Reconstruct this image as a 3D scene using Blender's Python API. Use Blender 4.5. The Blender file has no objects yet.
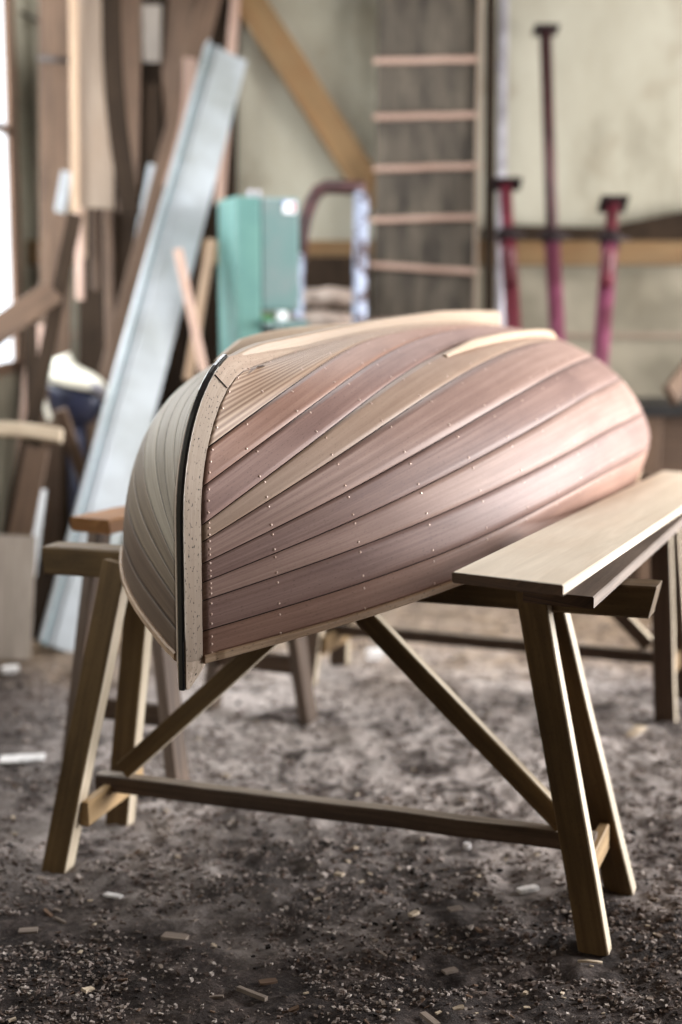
import bpy, math, random
import numpy as np
from mathutils import Vector, Matrix, noise as mnoise

random.seed(7)
scene = bpy.context.scene
COL = scene.collection

# ------------------------------------------------------------------ camera
F, CX, CY, HZ, CH = 1480.0, 341.0, 512.0, 300.0, 1.32
PITCH = math.atan((CY - HZ) / F)
cp, sp = math.cos(PITCH), math.sin(PITCH)
cam_d = bpy.data.cameras.new('camera')
cam = bpy.data.objects.new('camera', cam_d)
COL.objects.link(cam)
cam.location = (0, 0, CH)
cam.rotation_euler = (math.pi / 2 - PITCH, 0, 0)
cam_d.sensor_fit = 'VERTICAL'
cam_d.sensor_height = 36.0
cam_d.sensor_width = 24.0
cam_d.lens = F / 1024.0 * 36.0
cam_d.clip_start = 0.05
cam_d.dof.use_dof = True
cam_d.dof.focus_distance = 2.80
cam_d.dof.aperture_fstop = 1.5
scene.camera = cam


def ray(px, py):
    return Vector(((px - CX) / F, cp + (CY - py) / F * sp, -sp + (CY - py) / F * cp))


def at(px, py, Y):
    """the point of the place at distance Y that shows at (px, py)"""
    v = ray(px, py)
    return Vector((0, 0, CH)) + v * (Y / v.y)


def at_z(px, py, z=0.0):
    v = ray(px, py)
    return Vector((0, 0, CH)) + v * ((z - CH) / v.z)


# ------------------------------------------------------------------ materials
def new_mat(name):
    m = bpy.data.materials.new(name)
    m.use_nodes = True
    nt = m.node_tree
    return m, nt, nt.nodes['Principled BSDF']


def lin(c):
    return tuple((x / 255 / 12.92) if x / 255 <= .04045 else ((x / 255 + .055) / 1.055) ** 2.4 for x in c) + (1.0,)


def N(nt, t, **kw):
    n = nt.nodes.new(t)
    for k, v in kw.items():
        if k.startswith('i_'):
            n.inputs[k[2:].replace('_', ' ')].default_value = v
        else:
            setattr(n, k, v)
    return n


def ramp(nt, fac, stops):
    r = nt.nodes.new('ShaderNodeValToRGB')
    while len(r.color_ramp.elements) < len(stops):
        r.color_ramp.elements.new(0.5)
    for e, (p, c) in zip(r.color_ramp.elements, stops):
        e.position = p
        e.color = c
    nt.links.new(fac, r.inputs['Fac'])
    return r.outputs['Color']


def mixc(nt, fac, a, b, mode='MIX'):
    m = nt.nodes.new('ShaderNodeMix')
    m.data_type = 'RGBA'
    m.blend_type = mode
    if isinstance(fac, float):
        m.inputs[0].default_value = fac
    else:
        nt.links.new(fac, m.inputs[0])
    for k, v in ((6, a), (7, b)):
        if isinstance(v, tuple):
            m.inputs[k].default_value = v
        else:
            nt.links.new(v, m.inputs[k])
    return m.outputs[2]


def wood(name, dark, light, rough=.55, grain=42, stretch=1.3, stain=None, stain_amt=.45, specks=0.0, bump=.25, spec=.35, rings=0.0, vary=.16):
    """sawn wood: fine grain along u, blotches, per-object variation"""
    m, nt, b = new_mat(name)
    L = nt.links.new
    uv = N(nt, 'ShaderNodeUVMap')
    oi = N(nt, 'ShaderNodeObjectInfo')
    off = N(nt, 'ShaderNodeVectorMath', operation='SCALE')
    cmb = N(nt, 'ShaderNodeCombineXYZ')
    L(oi.outputs['Random'], cmb.inputs[0]); L(oi.outputs['Random'], cmb.inputs[1])
    L(cmb.outputs[0], off.inputs[0]); off.inputs['Scale'].default_value = 37.0
    add = N(nt, 'ShaderNodeVectorMath', operation='ADD')
    L(uv.outputs[0], add.inputs[0]); L(off.outputs[0], add.inputs[1])
    mp = N(nt, 'ShaderNodeMapping'); mp.inputs['Scale'].default_value = (stretch, grain, 1)
    L(add.outputs[0], mp.inputs[0])
    n1 = N(nt, 'ShaderNodeTexNoise'); n1.inputs['Scale'].default_value = 1.6; n1.inputs['Detail'].default_value = 8; n1.inputs['Roughness'].default_value = .68; n1.inputs['Distortion'].default_value = .5
    L(mp.outputs[0], n1.inputs['Vector'])
    fac = n1.outputs['Fac']
    if rings:
        mp3 = N(nt, 'ShaderNodeMapping'); mp3.inputs['Scale'].default_value = (1.5, 12, 1)
        L(add.outputs[0], mp3.inputs[0])
        wv = N(nt, 'ShaderNodeTexWave'); wv.bands_direction = 'Y'; wv.inputs['Scale'].default_value = 1.3; wv.inputs['Distortion'].default_value = 6.5; wv.inputs['Detail'].default_value = 2; wv.inputs['Detail Scale'].default_value = .55
        L(mp3.outputs[0], wv.inputs['Vector'])
        mx = N(nt, 'ShaderNodeMix'); mx.data_type = 'FLOAT'; mx.inputs[0].default_value = rings
        L(fac, mx.inputs[2]); L(wv.outputs['Fac'], mx.inputs[3]); fac = mx.outputs[0]
    col = ramp(nt, fac, [(.28, lin(dark)), (.5, lin(tuple((a + c) / 2 for a, c in zip(dark, light)))), (.72, lin(light))])
    n2 = N(nt, 'ShaderNodeTexNoise'); n2.inputs['Scale'].default_value = 1.0; n2.inputs['Detail'].default_value = 5; n2.inputs['Roughness'].default_value = .6
    mp2 = N(nt, 'ShaderNodeMapping'); mp2.inputs['Scale'].default_value = (3.5, 9, 1); L(add.outputs[0], mp2.inputs[0]); L(mp2.outputs[0], n2.inputs['Vector'])
    sf = N(nt, 'ShaderNodeMapRange'); sf.inputs['From Min'].default_value = .45; sf.inputs['From Max'].default_value = .75; sf.inputs['To Max'].default_value = stain_amt
    L(n2.outputs['Fac'], sf.inputs['Value'])
    col = mixc(nt, sf.outputs[0], col, lin(stain or tuple(x * .6 for x in dark)))
    if specks:
        vo = N(nt, 'ShaderNodeTexNoise'); vo.inputs['Scale'].default_value = 1.0; vo.inputs['Detail'].default_value = 2
        mp4 = N(nt, 'ShaderNodeMapping'); mp4.inputs['Scale'].default_value = (130, 240, 1); L(add.outputs[0], mp4.inputs[0]); L(mp4.outputs[0], vo.inputs['Vector'])
        sr = N(nt, 'ShaderNodeMapRange'); sr.inputs['From Min'].default_value = .62; sr.inputs['From Max'].default_value = .68; sr.inputs['To Max'].default_value = specks
        L(vo.outputs['Fac'], sr.inputs['Value'])
        col = mixc(nt, sr.outputs[0], col, lin((38, 28, 26)))
    hv = N(nt, 'ShaderNodeHueSaturation')
    vr = N(nt, 'ShaderNodeMapRange'); vr.inputs['To Min'].default_value = 1 - vary; vr.inputs['To Max'].default_value = 1 + vary
    L(oi.outputs['Random'], vr.inputs['Value']); L(vr.outputs[0], hv.inputs['Value']); L(col, hv.inputs['Color'])
    L(hv.outputs[0], b.inputs['Base Color'])
    b.inputs['Roughness'].default_value = rough
    b.inputs['Specular IOR Level'].default_value = spec
    bp = N(nt, 'ShaderNodeBump'); bp.inputs['Strength'].default_value = bump; bp.inputs['Distance'].default_value = .002
    L(n1.outputs['Fac'], bp.inputs['Height']); L(bp.outputs[0], b.inputs['Normal'])
    return m


def plain(name, c, rough=.5, metal=0.0, c2=None, scale=30.0, lo=.45, hi=.6, bump=0.0, spec=.4, det=6):
    """painted / metal / mineral surface with patches of a second colour"""
    m, nt, b = new_mat(name)
    L = nt.links.new
    tc = N(nt, 'ShaderNodeTexCoord')
    n = N(nt, 'ShaderNodeTexNoise'); n.inputs['Scale'].default_value = scale; n.inputs['Detail'].default_value = det; n.inputs['Roughness'].default_value = .6
    L(tc.outputs['Object'], n.inputs['Vector'])
    c2 = c2 or tuple(x * .82 for x in c)
    L(ramp(nt, n.outputs['Fac'], [(lo, lin(c)), (hi, lin(c2))]), b.inputs['Base Color'])
    b.inputs['Roughness'].default_value = rough
    b.inputs['Metallic'].default_value = metal
    b.inputs['Specular IOR Level'].default_value = spec
    if bump:
        bp = N(nt, 'ShaderNodeBump'); bp.inputs['Strength'].default_value = bump; bp.inputs['Distance'].default_value = .01
        L(n.outputs['Fac'], bp.inputs['Height']); L(bp.outputs[0], b.inputs['Normal'])
    return m


M = {}
# hull strakes
M['cedar_red'] = wood('cedar_red', (134, 100, 86), (170, 135, 119), .56, 40, .8, (104, 72, 62), .5, .3)
M['cedar_purple'] = wood('cedar_purple', (128, 99, 91), (163, 134, 125), .56, 42, .8, (98, 72, 70), .55, .35)
M['cedar_pink'] = wood('cedar_pink', (134, 106, 96), (172, 144, 133), .56, 40, .8, (110, 80, 74), .5, .3)
M['cedar_tan'] = wood('cedar_tan', (158, 130, 112), (192, 166, 146), .56, 38, .8, (134, 102, 84), .45, .25)
M['cedar_grain'] = wood('cedar_grain', (134, 106, 86), (200, 174, 152), .58, 40, 1.0, (150, 116, 92), .25, .1, rings=.38)
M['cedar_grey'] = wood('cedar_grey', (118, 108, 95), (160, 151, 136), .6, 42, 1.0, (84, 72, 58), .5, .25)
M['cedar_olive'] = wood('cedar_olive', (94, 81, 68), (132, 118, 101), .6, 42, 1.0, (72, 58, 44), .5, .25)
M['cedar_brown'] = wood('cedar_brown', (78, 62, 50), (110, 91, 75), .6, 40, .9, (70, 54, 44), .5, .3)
M['seam'] = plain('seam', (34, 24, 22), .8)
M['rivet'] = plain('rivet', (226, 202, 190), .35, .2, (200, 166, 150), 300)
M['stem_wood'] = wood('stem_wood', (156, 136, 118), (200, 182, 164), .6, 46, 1.2, (128, 106, 90), .45, .95)
M['fore_wood'] = wood('fore_wood', (152, 130, 112), (196, 176, 158), .55, 40, 1.2, (128, 100, 84), .45, .7)
M['keel_wood'] = wood('keel_wood', (160, 138, 118), (194, 174, 154), .5, 36, 1.0, (180, 150, 120), .3, .15)
M['gunwale_wood'] = wood('gunwale_wood', (150, 122, 98), (204, 178, 152), .5, 60, 1.2, (96, 72, 56), .5, .5)
M['black_band'] = plain('black_band', (20, 20, 22), .25, .0, (34, 32, 32), 60, spec=.6)
M['bright_strip'] = plain('bright_strip', (190, 180, 170), .4, .3)
# timber
M['horse'] = wood('horse_wood', (84, 65, 40), (126, 101, 66), .6, 34, 1.4, (50, 38, 25), .6, .4, .4)
M['horse_edge'] = wood('horse_edge_wood', (170, 154, 130), (212, 200, 180), .55, 34, 1.4, (130, 104, 78), .35, .2, .3)  # pale sawn edges, lightened further to paint in strong side light
M['worn_top'] = wood('worn_top_wood', (118, 106, 94), (170, 158, 144), .6, 34, 1.4, (70, 58, 48), .6, .3, .3)  # daylight on the stretcher's top painted in as paler wood
M['end_grain'] = wood('end_grain', (48, 34, 26), (112, 84, 62), .7, 30, 25, (30, 22, 18), .6)
M['horse_pale'] = wood('horse_pale_wood', (140, 112, 76), (188, 158, 116), .6, 34, 1.4, (96, 70, 44), .5, .3, .3)
M['horse_dark'] = wood('horse_dark_wood', (60, 46, 36), (112, 92, 76), .65, 34, 1.4, (36, 27, 22), .6, .4, .4)
M['horse_orange'] = wood('horse_orange_wood', (112, 74, 42), (160, 114, 70), .6, 34, 1.4, (80, 48, 24), .5, .2, .3)
M['plywood'] = wood('plywood', (190, 175, 154), (222, 209, 190), .5, 16, 1.0, (180, 150, 120), .3, .05, .12)
M['grey_plank'] = wood('grey_plank', (98, 84, 74), (150, 134, 122), .65, 40, 1.4, (60, 48, 42), .5, .4, .35)
M['brown'] = wood('brown_timber', (64, 48, 37), (106, 84, 66), .65, 34, 1.2, (50, 36, 26), .5)
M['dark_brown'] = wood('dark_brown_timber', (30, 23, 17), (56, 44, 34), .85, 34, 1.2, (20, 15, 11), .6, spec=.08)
M['tan'] = wood('tan_timber', (126, 104, 84), (168, 144, 120), .6, 34, 1.2, (120, 88, 62), .4)
M['pinkish'] = wood('pinkish_timber', (146, 118, 104), (188, 162, 147), .6, 34, 1.2, (130, 92, 74), .4)
M['beige'] = wood('beige_board', (120, 104, 90), (156, 140, 124), .6, 16, 1.0, (126, 104, 84), .4)
M['weathered'] = wood('weathered_board', (58, 51, 44), (108, 99, 86), .7, 8, 1.6, (26, 22, 19), .95, .2)
M['yellow_timber'] = wood('yellow_timber', (92, 71, 44), (130, 102, 67), .6, 24, 1.2, (106, 66, 28), .5)
M['greyboard'] = wood('grey_board', (116, 106, 96), (150, 140, 130), .7, 10, 1.0, (90, 80, 72), .5)
M['white_paint'] = plain('white_paint', (226, 228, 230), .4, 0, (206, 208, 208), 6)
M['panel_white'] = plain('panel_white', (160, 165, 170), .35, 0, (130, 134, 132), 2.2, .4, .65)
M['teal_line'] = plain('teal_line', (96, 138, 142), .4)
M['teal'] = plain('teal_paint', (86, 124, 117), .4, 0, (80, 117, 112), 5)
M['teal_worn'] = plain('teal_worn_paint', (86, 112, 110), .42, 0, (106, 116, 116), 4, .4, .65)
M['white_label'] = plain('white_label', (230, 230, 235), .5, 0, (120, 130, 200), 60, .55, .62)
M['red_label'] = plain('red_label', (190, 60, 70), .5)
M['black'] = plain('black_void', (22, 20, 20), .6)
M['green'] = plain('green_paint', (50, 120, 62), .5)
M['rust_tube'] = plain('rust_tube', (52, 36, 36), .5, .3, (86, 54, 54), 14, .4, .7)
M['worn_tube'] = plain('worn_tube', (164, 172, 192), .45, .2, (70, 52, 52), 16, .48, .58)
M['prop_red'] = plain('prop_red', (104, 40, 52), .42, .15, (84, 36, 42), 8)
M['prop_magenta'] = plain('prop_magenta', (118, 62, 84), .4, .15, (92, 46, 60), 8)
M['prop_dark'] = plain('prop_dark', (74, 48, 48), .5, .35, (56, 36, 36), 10)
M['prop_plate'] = plain('prop_plate', (44, 32, 34), .6, .4)
M['steel'] = plain('steel', (176, 172, 180), .4, .2, (140, 136, 142), 6)
M['dark_steel'] = plain('dark_steel', (58, 54, 54), .5, .5)
M['machine_white'] = plain('machine_white', (232, 226, 208), .35, 0, (210, 204, 188), 8)
M['machine_dark'] = plain('machine_dark', (46, 48, 66), .35, .2, (30, 32, 44), 10)
M['sack'] = plain('sack', (176, 160, 148), .8, 0, (120, 104, 94), 9, .4, .65, .4)
M['paper'] = plain('paper', (232, 228, 226), .7)
M['chip_pale'] = wood('chip_pale', (176, 156, 132), (222, 206, 184), .7, 60, 6)
M['chip_grey'] = wood('chip_grey', (112, 98, 88), (160, 146, 134), .75, 60, 6)
M['chip_brown'] = wood('chip_brown', (84, 64, 50), (128, 102, 82), .75, 60, 6)
M['window_frame'] = wood('window_frame_wood', (84, 62, 48), (124, 98, 78), .7, 30, 1.2, (60, 42, 32), .6)
M['cable'] = plain('cable', (40, 32, 28), .6)


def wall_mat():
    m, nt, b = new_mat('plaster')
    L = nt.links.new
    tc = N(nt, 'ShaderNodeTexCoord')
    n = N(nt, 'ShaderNodeTexNoise'); n.inputs['Scale'].default_value = .9; n.inputs['Detail'].default_value = 9; n.inputs['Roughness'].default_value = .65
    mp = N(nt, 'ShaderNodeMapping'); mp.inputs['Scale'].default_value = (1.6, 1, .8)
    L(tc.outputs['Object'], mp.inputs[0]); L(mp.outputs[0], n.inputs['Vector'])
    col = ramp(nt, n.outputs['Fac'], [(.3, lin((112, 106, 91))), (.46, lin((154, 149, 133))), (.7, lin((172, 168, 153)))])
    n2 = N(nt, 'ShaderNodeTexNoise'); n2.inputs['Scale'].default_value = 3.2; n2.inputs['Detail'].default_value = 8
    L(tc.outputs['Object'], n2.inputs['Vector'])
    r = N(nt, 'ShaderNodeMapRange'); r.inputs['From Min'].default_value = .58; r.inputs['From Max'].default_value = .76; r.inputs['To Max'].default_value = .55
    L(n2.outputs['Fac'], r.inputs['Value'])
    col = mixc(nt, r.outputs[0], col, lin((112, 98, 78)))
    # the wall turns darker and browner below girt height
    sx = N(nt, 'ShaderNodeSeparateXYZ'); L(tc.outputs['Object'], sx.inputs[0])
    dz = N(nt, 'ShaderNodeMapRange'); dz.inputs['From Min'].default_value = 1.56; dz.inputs['From Max'].default_value = 1.44; dz.inputs['To Max'].default_value = .75
    L(sx.outputs[2], dz.inputs['Value'])
    low = ramp(nt, n2.outputs['Fac'], [(.35, lin((92, 84, 70))), (.65, lin((144, 135, 118)))])
    col = mixc(nt, dz.outputs[0], col, low)
    L(col, b.inputs['Base Color'])
    b.inputs['Roughness'].default_value = .85
    b.inputs['Specular IOR Level'].default_value = .2
    bp = N(nt, 'ShaderNodeBump'); bp.inputs['Strength'].default_value = .3; bp.inputs['Distance'].default_value = .02
    L(n2.outputs['Fac'], bp.inputs['Height']); L(bp.outputs[0], b.inputs['Normal'])
    return m


def dirt_mat():
    m, nt, b = new_mat('dirt')
    L = nt.links.new
    tc = N(nt, 'ShaderNodeTexCoord')
    o = tc.outputs['Object']
    big = N(nt, 'ShaderNodeTexNoise'); big.inputs['Scale'].default_value = 1.6; big.inputs['Detail'].default_value = 6; big.inputs['Roughness'].default_value = .62; L(o, big.inputs['Vector'])
    mid = N(nt, 'ShaderNodeTexNoise'); mid.inputs['Scale'].default_value = 14; mid.inputs['Detail'].default_value = 9; mid.inputs['Roughness'].default_value = .72; L(o, mid.inputs['Vector'])
    fine = N(nt, 'ShaderNodeTexNoise'); fine.inputs['Scale'].default_value = 90; fine.inputs['Detail'].default_value = 6; fine.inputs['Roughness'].default_value = .7; L(o, fine.inputs['Vector'])
    c1 = ramp(nt, mid.outputs['Fac'], [(.36, lin((22, 17, 16))), (.52, lin((62, 51, 48))), (.68, lin((134, 120, 114)))])
    c2 = ramp(nt, big.outputs['Fac'], [(.40, lin((34, 27, 25))), (.64, lin((96, 83, 78)))])
    col = mixc(nt, .5, c1, c2)
    fr = N(nt, 'ShaderNodeMapRange'); fr.inputs['From Min'].default_value = .56; fr.inputs['From Max'].default_value = .72; fr.inputs['To Max'].default_value = .6
    L(fine.outputs['Fac'], fr.inputs['Value'])
    col = mixc(nt, fr.outputs[0], col, lin((158, 142, 130)))
    fr2 = N(nt, 'ShaderNodeMapRange'); fr2.inputs['From Min'].default_value = .46; fr2.inputs['From Max'].default_value = .34; fr2.inputs['To Max'].default_value = .7
    L(fine.outputs['Fac'], fr2.inputs['Value'])
    col = mixc(nt, fr2.outputs[0], col, lin((26, 20, 18)))
    px_ = N(nt, 'ShaderNodeSeparateXYZ'); L(o, px_.inputs[0])
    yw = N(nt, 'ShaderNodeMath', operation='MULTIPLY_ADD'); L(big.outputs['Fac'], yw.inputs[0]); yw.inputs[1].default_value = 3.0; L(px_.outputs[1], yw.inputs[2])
    lit_y = N(nt, 'ShaderNodeMapRange'); lit_y.interpolation_type = 'SMOOTHSTEP'; lit_y.inputs['From Min'].default_value = 4.3; lit_y.inputs['From Max'].default_value = 5.4; lit_y.inputs['To Max'].default_value = .95  # lit middle of the floor painted in as paler dust, front left darker
    L(yw.outputs[0], lit_y.inputs['Value'])
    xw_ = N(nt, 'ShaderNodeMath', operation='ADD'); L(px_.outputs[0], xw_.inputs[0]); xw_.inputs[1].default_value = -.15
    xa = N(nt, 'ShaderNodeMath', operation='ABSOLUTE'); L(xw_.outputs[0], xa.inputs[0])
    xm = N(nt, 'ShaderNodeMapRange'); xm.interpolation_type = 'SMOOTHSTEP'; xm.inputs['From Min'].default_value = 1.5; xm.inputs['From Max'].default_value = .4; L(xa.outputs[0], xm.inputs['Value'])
    dm = N(nt, 'ShaderNodeMath', operation='MULTIPLY'); L(lit_y.outputs[0], dm.inputs[0]); L(xm.outputs[0], dm.inputs[1])
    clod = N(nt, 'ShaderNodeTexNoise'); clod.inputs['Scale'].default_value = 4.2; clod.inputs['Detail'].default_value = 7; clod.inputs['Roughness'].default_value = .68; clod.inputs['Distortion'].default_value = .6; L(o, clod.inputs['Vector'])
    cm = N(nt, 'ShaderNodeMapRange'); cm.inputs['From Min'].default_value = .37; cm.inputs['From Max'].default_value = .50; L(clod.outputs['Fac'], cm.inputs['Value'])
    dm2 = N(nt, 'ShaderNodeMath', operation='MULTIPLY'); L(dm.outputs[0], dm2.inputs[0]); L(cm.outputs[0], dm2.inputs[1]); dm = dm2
    lit_dust = ramp(nt, mid.outputs['Fac'], [(.33, lin((96, 82, 78))), (.42, lin((198, 185, 179))), (.7, lin((224, 214, 208)))])
    col = mixc(nt, dm.outputs[0], col, lit_dust)
    # sawdust lies on the soil towards the back wall
    sx = N(nt, 'ShaderNodeSeparateXYZ'); L(o, sx.inputs[0])
    sd = N(nt, 'ShaderNodeMapRange'); sd.inputs['From Min'].default_value = 4.9; sd.inputs['From Max'].default_value = 5.6; sd.inputs['To Max'].default_value = .75
    ad = N(nt, 'ShaderNodeMath', operation='MULTIPLY_ADD'); L(big.outputs['Fac'], ad.inputs[0]); ad.inputs[1].default_value = 1.6; L(sx.outputs[1], ad.inputs[2])
    sb = N(nt, 'ShaderNodeMath', operation='SUBTRACT'); L(ad.outputs[0], sb.inputs[0]); sb.inputs[1].default_value = .8
    L(sb.outputs[0], sd.inputs['Value'])
    tanc = ramp(nt, mid.outputs['Fac'], [(.35, lin((92, 72, 54))), (.65, lin((176, 150, 120)))])
    col = mixc(nt, sd.outputs[0], col, tanc)
    L(col, b.inputs['Base Color'])
    b.inputs['Roughness'].default_value = .85
    b.inputs['Specular IOR Level'].default_value = .25
    sm = N(nt, 'ShaderNodeMath', operation='MULTIPLY_ADD'); L(mid.outputs['Fac'], sm.inputs[0]); sm.inputs[1].default_value = 2.0; L(fine.outputs['Fac'], sm.inputs[2])
    bp = N(nt, 'ShaderNodeBump'); bp.inputs['Strength'].default_value = 1.0; bp.inputs['Distance'].default_value = .013
    L(sm.outputs[0], bp.inputs['Height']); L(bp.outputs[0], b.inputs['Normal'])
    return m


M['plaster'] = wall_mat()
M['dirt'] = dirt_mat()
M['ceiling'] = wood('ceiling_boards', (66, 54, 44), (104, 88, 72), .8, 12, 1.0)


def glass_mat():
    m, nt, b = new_mat('window_glass')
    nt.nodes.remove(b)
    out = nt.nodes['Material Output']
    t = N(nt, 'ShaderNodeBsdfTransparent'); g = N(nt, 'ShaderNodeBsdfGlossy'); g.inputs['Roughness'].default_value = .05
    mx = N(nt, 'ShaderNodeMixShader'); mx.inputs[0].default_value = .06
    nt.links.new(t.outputs[0], mx.inputs[1]); nt.links.new(g.outputs[0], mx.inputs[2]); nt.links.new(mx.outputs[0], out.inputs[0])
    return m


M['glass'] = glass_mat()


# ------------------------------------------------------------------ mesh helpers
class MB:
    """collects geometry, with uv in metres, and links it as one mesh object"""

    def __init__(self):
        self.v, self.f, self.uv, self.mi, self.sm = [], [], [], [], []

    def add(self, verts, faces, uvs, mi=0, smooth=False):
        b = len(self.v)
        self.v += [tuple(p) for p in verts]
        for f, u in zip(faces, uvs):
            self.f.append([b + i for i in f]); self.uv.append(u); self.mi.append(mi if isinstance(mi, int) else mi.pop(0)); self.sm.append(smooth)

    def loft(self, rings, us=None, close=True, caps=True, mi=0, smooth=False, mfun=None):
        """rings: lists of equally many points; u runs along the rings"""
        n = len(rings[0]); b = len(self.v)
        rings = [[Vector(p) for p in r] for r in rings]
        if us is None:
            us = [0.0]
            for a, c in zip(rings[:-1], rings[1:]):
                us.append(us[-1] + (sum(c, Vector()) / n - sum(a, Vector()) / n).length)
        per = [0.0]
        big = max(rings, key=lambda r: sum((r[i] - r[i - 1]).length for i in range(n)))
        for i in range(n):
            per.append(per[-1] + (big[(i + 1) % n] - big[i]).length)
        for r in rings:
            self.v += [tuple(p) for p in r]
        m = n if close else n - 1
        for k in range(len(rings) - 1):
            for i in range(m):
                j = (i + 1) % n
                self.f.append([b + k * n + i, b + k * n + j, b + (k + 1) * n + j, b + (k + 1) * n + i])
                self.uv.append([(us[k], per[i]), (us[k], per[i + 1]), (us[k + 1], per[i + 1]), (us[k + 1], per[i])])
                self.mi.append(mfun(k, i) if mfun else mi); self.sm.append(smooth)
        if caps and close:
            for k, rev in ((0, True), (len(rings) - 1, False)):
                idx = [b + k * n + i for i in range(n)]
                c = sum(rings[k], Vector()) / n
                u = [((p - c).length * .3, per[i] * .5) for i, p in enumerate(rings[k])]
                if rev:
                    idx, u = idx[::-1], u[::-1]
                self.f.append(idx); self.uv.append(u); self.mi.append(mi); self.sm.append(False)

    def bar(self, p0, p1, w, h, up=(0, 0, 1), ch=.003, w1=None, h1=None, mi=0, seg=1, wob=0.0, cut0=0.0, cut1=0.0, edge=None):
        """squared timber from p0 to p1: w across, h along `up`, arrises eased by ch; cut: the lower edge is cut back at an end"""
        p0, p1 = Vector(p0), Vector(p1)
        ax = (p1 - p0).normalized(); up = Vector(up)
        sd = ax.cross(up).normalized(); up = sd.cross(ax).normalized()
        rings = []
        for k in range(seg + 1):
            t = k / seg
            c = p0.lerp(p1, t)
            if wob and 0 < k < seg:
                c = c + sd * random.uniform(-wob, wob) + up * random.uniform(-wob, wob)
            a = (w + ((w1 or w) - w) * t) / 2; b = (h + ((h1 or h) - h) * t) / 2
            q = min(ch, a * .45, b * .45)
            pts = [(-a + q, -b), (a - q, -b), (a, -b + q), (a, b - q), (a - q, b), (-a + q, b), (-a, b - q), (-a, -b + q)]
            ring = []
            for x, y in pts:
                o = 0.0
                if y < 0:
                    o = cut0 if k == 0 else (-cut1 if k == seg else 0.0)
                ring.append(c + sd * x + up * y + ax * o)
            rings.append(ring)
        self.loft(rings, mi=mi, mfun=(lambda k, i: edge if i in (0, 4) else mi) if edge is not None else None)

    def tube(self, pts, r, n=12, mi=0, caps=True):
        pts = [Vector(p) for p in pts]
        rr = r if isinstance(r, (list, tuple)) else [r] * len(pts)
        rings = []
        ref = None
        for i, p in enumerate(pts):
            t = (pts[min(i + 1, len(pts) - 1)] - pts[max(i - 1, 0)]).normalized()
            if ref is None:
                ref = t.orthogonal().normalized()
            ref = (ref - t * ref.dot(t)).normalized()
            b = t.cross(ref)
            rings.append([p + (ref * math.cos(a) + b * math.sin(a)) * rr[i] for a in [2 * math.pi * k / n for k in range(n)]])
        self.loft(rings, mi=mi, smooth=True, caps=caps)

    def prism(self, poly, o, ex, ey, ez, mi=0):
        """a flat outline (in ex, ey from o) given thickness ez"""
        o, ex, ey, ez = Vector(o), Vector(ex), Vector(ey), Vector(ez)
        a = [o + ex * x + ey * y for x, y in poly]
        self.loft([a, [p + ez for p in a]], mi=mi)

    def dome(self, c, nrm, r, h, n=7, mi=0):
        nrm = Vector(nrm).normalized(); a = nrm.orthogonal().normalized(); b = nrm.cross(a); c = Vector(c)
        rings = []
        for rad, hh in ((1.0, -.001), (.95, h * .45), (.6, h * .9), (.15, h)):
            rings.append([c + nrm * hh + (a * math.cos(2 * math.pi * k / n) + b * math.sin(2 * math.pi * k / n)) * r * rad for k in range(n)])
        self.loft(rings, mi=mi, smooth=True)

    def build(self, name, mats, parent=None, label=None):
        me = bpy.data.meshes.new(name)
        base = Vector((0, 0, 0))
        if parent is not None:
            base = parent_world(parent)
        me.from_pydata([(x - base.x, y - base.y, z - base.z) for x, y, z in self.v], [], self.f)
        uvl = me.uv_layers.new(name='UVMap')
        flat = [c for f in self.uv for q in f for c in q]
        uvl.data.foreach_set('uv', flat)
        if not isinstance(mats, (list, tuple)):
            mats = [mats]
        for m in mats:
            me.materials.append(m)
        me.polygons.foreach_set('material_index', self.mi)
        me.polygons.foreach_set('use_smooth', self.sm)
        me.update()
        import bmesh
        bm = bmesh.new(); bm.from_mesh(me)
        bmesh.ops.recalc_face_normals(bm, faces=bm.faces)
        bm.to_mesh(me); bm.free()
        o = bpy.data.objects.new(name, me)
        COL.objects.link(o)
        if parent is not None:
            o.parent = parent
        if label:
            o['label'] = label
        return o


def parent_world(o):
    p = Vector((0, 0, 0))
    while o is not None:
        p += o.location
        o = o.parent
    return p


def thing(name, loc, label, cat, group=None):
    o = bpy.data.objects.new(name, None)
    o.empty_display_size = .1
    COL.objects.link(o)
    o.location = loc
    return tag(o, label, cat, group)


def tag(o, label, cat, group=None, kind=None):
    o['label'] = label; o['category'] = cat
    if group:
        o['group'] = group
    if kind:
        o['kind'] = kind
    return o


def struct(o, label=None, cat=None):
    o['kind'] = 'structure'
    if label:
        o['label'] = label
        o['category'] = cat
    return o


def recentre(o):
    """put a one-mesh thing's origin at its base"""
    me = o.data
    n = len(me.vertices)
    co = np.empty(n * 3); me.vertices.foreach_get('co', co); co = co.reshape(-1, 3)
    b = np.array([co[:, 0].mean(), co[:, 1].mean(), co[:, 2].min()])
    me.vertices.foreach_set('co', (co - b).ravel()); me.update()
    o.location = b
    return o


# ------------------------------------------------------------------ the room
XL, XR, YB, YF, ZC = -1.572, 5.4, 7.6, -4.0, 3.25


def slab(name, x0, x1, y0, y1, z0, z1, mat, kind=True):
    b = MB()
    b.prism([(x0, y0), (x1, y0), (x1, y1), (x0, y1)], (0, 0, z0), (1, 0, 0), (0, 1, 0), (0, 0, z1 - z0))
    o = b.build(name, mat)
    return struct(o)


# dirt floor: real relief, finer where the camera looks
def floor_h(x, y):
    p = Vector((x, y, 0))
    h = mnoise.fractal(p * 2.3, 1.0, 2.0, 5) * .011 + mnoise.fractal(p * 11, .8, 2.0, 5) * .013
    return h - .010


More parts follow.
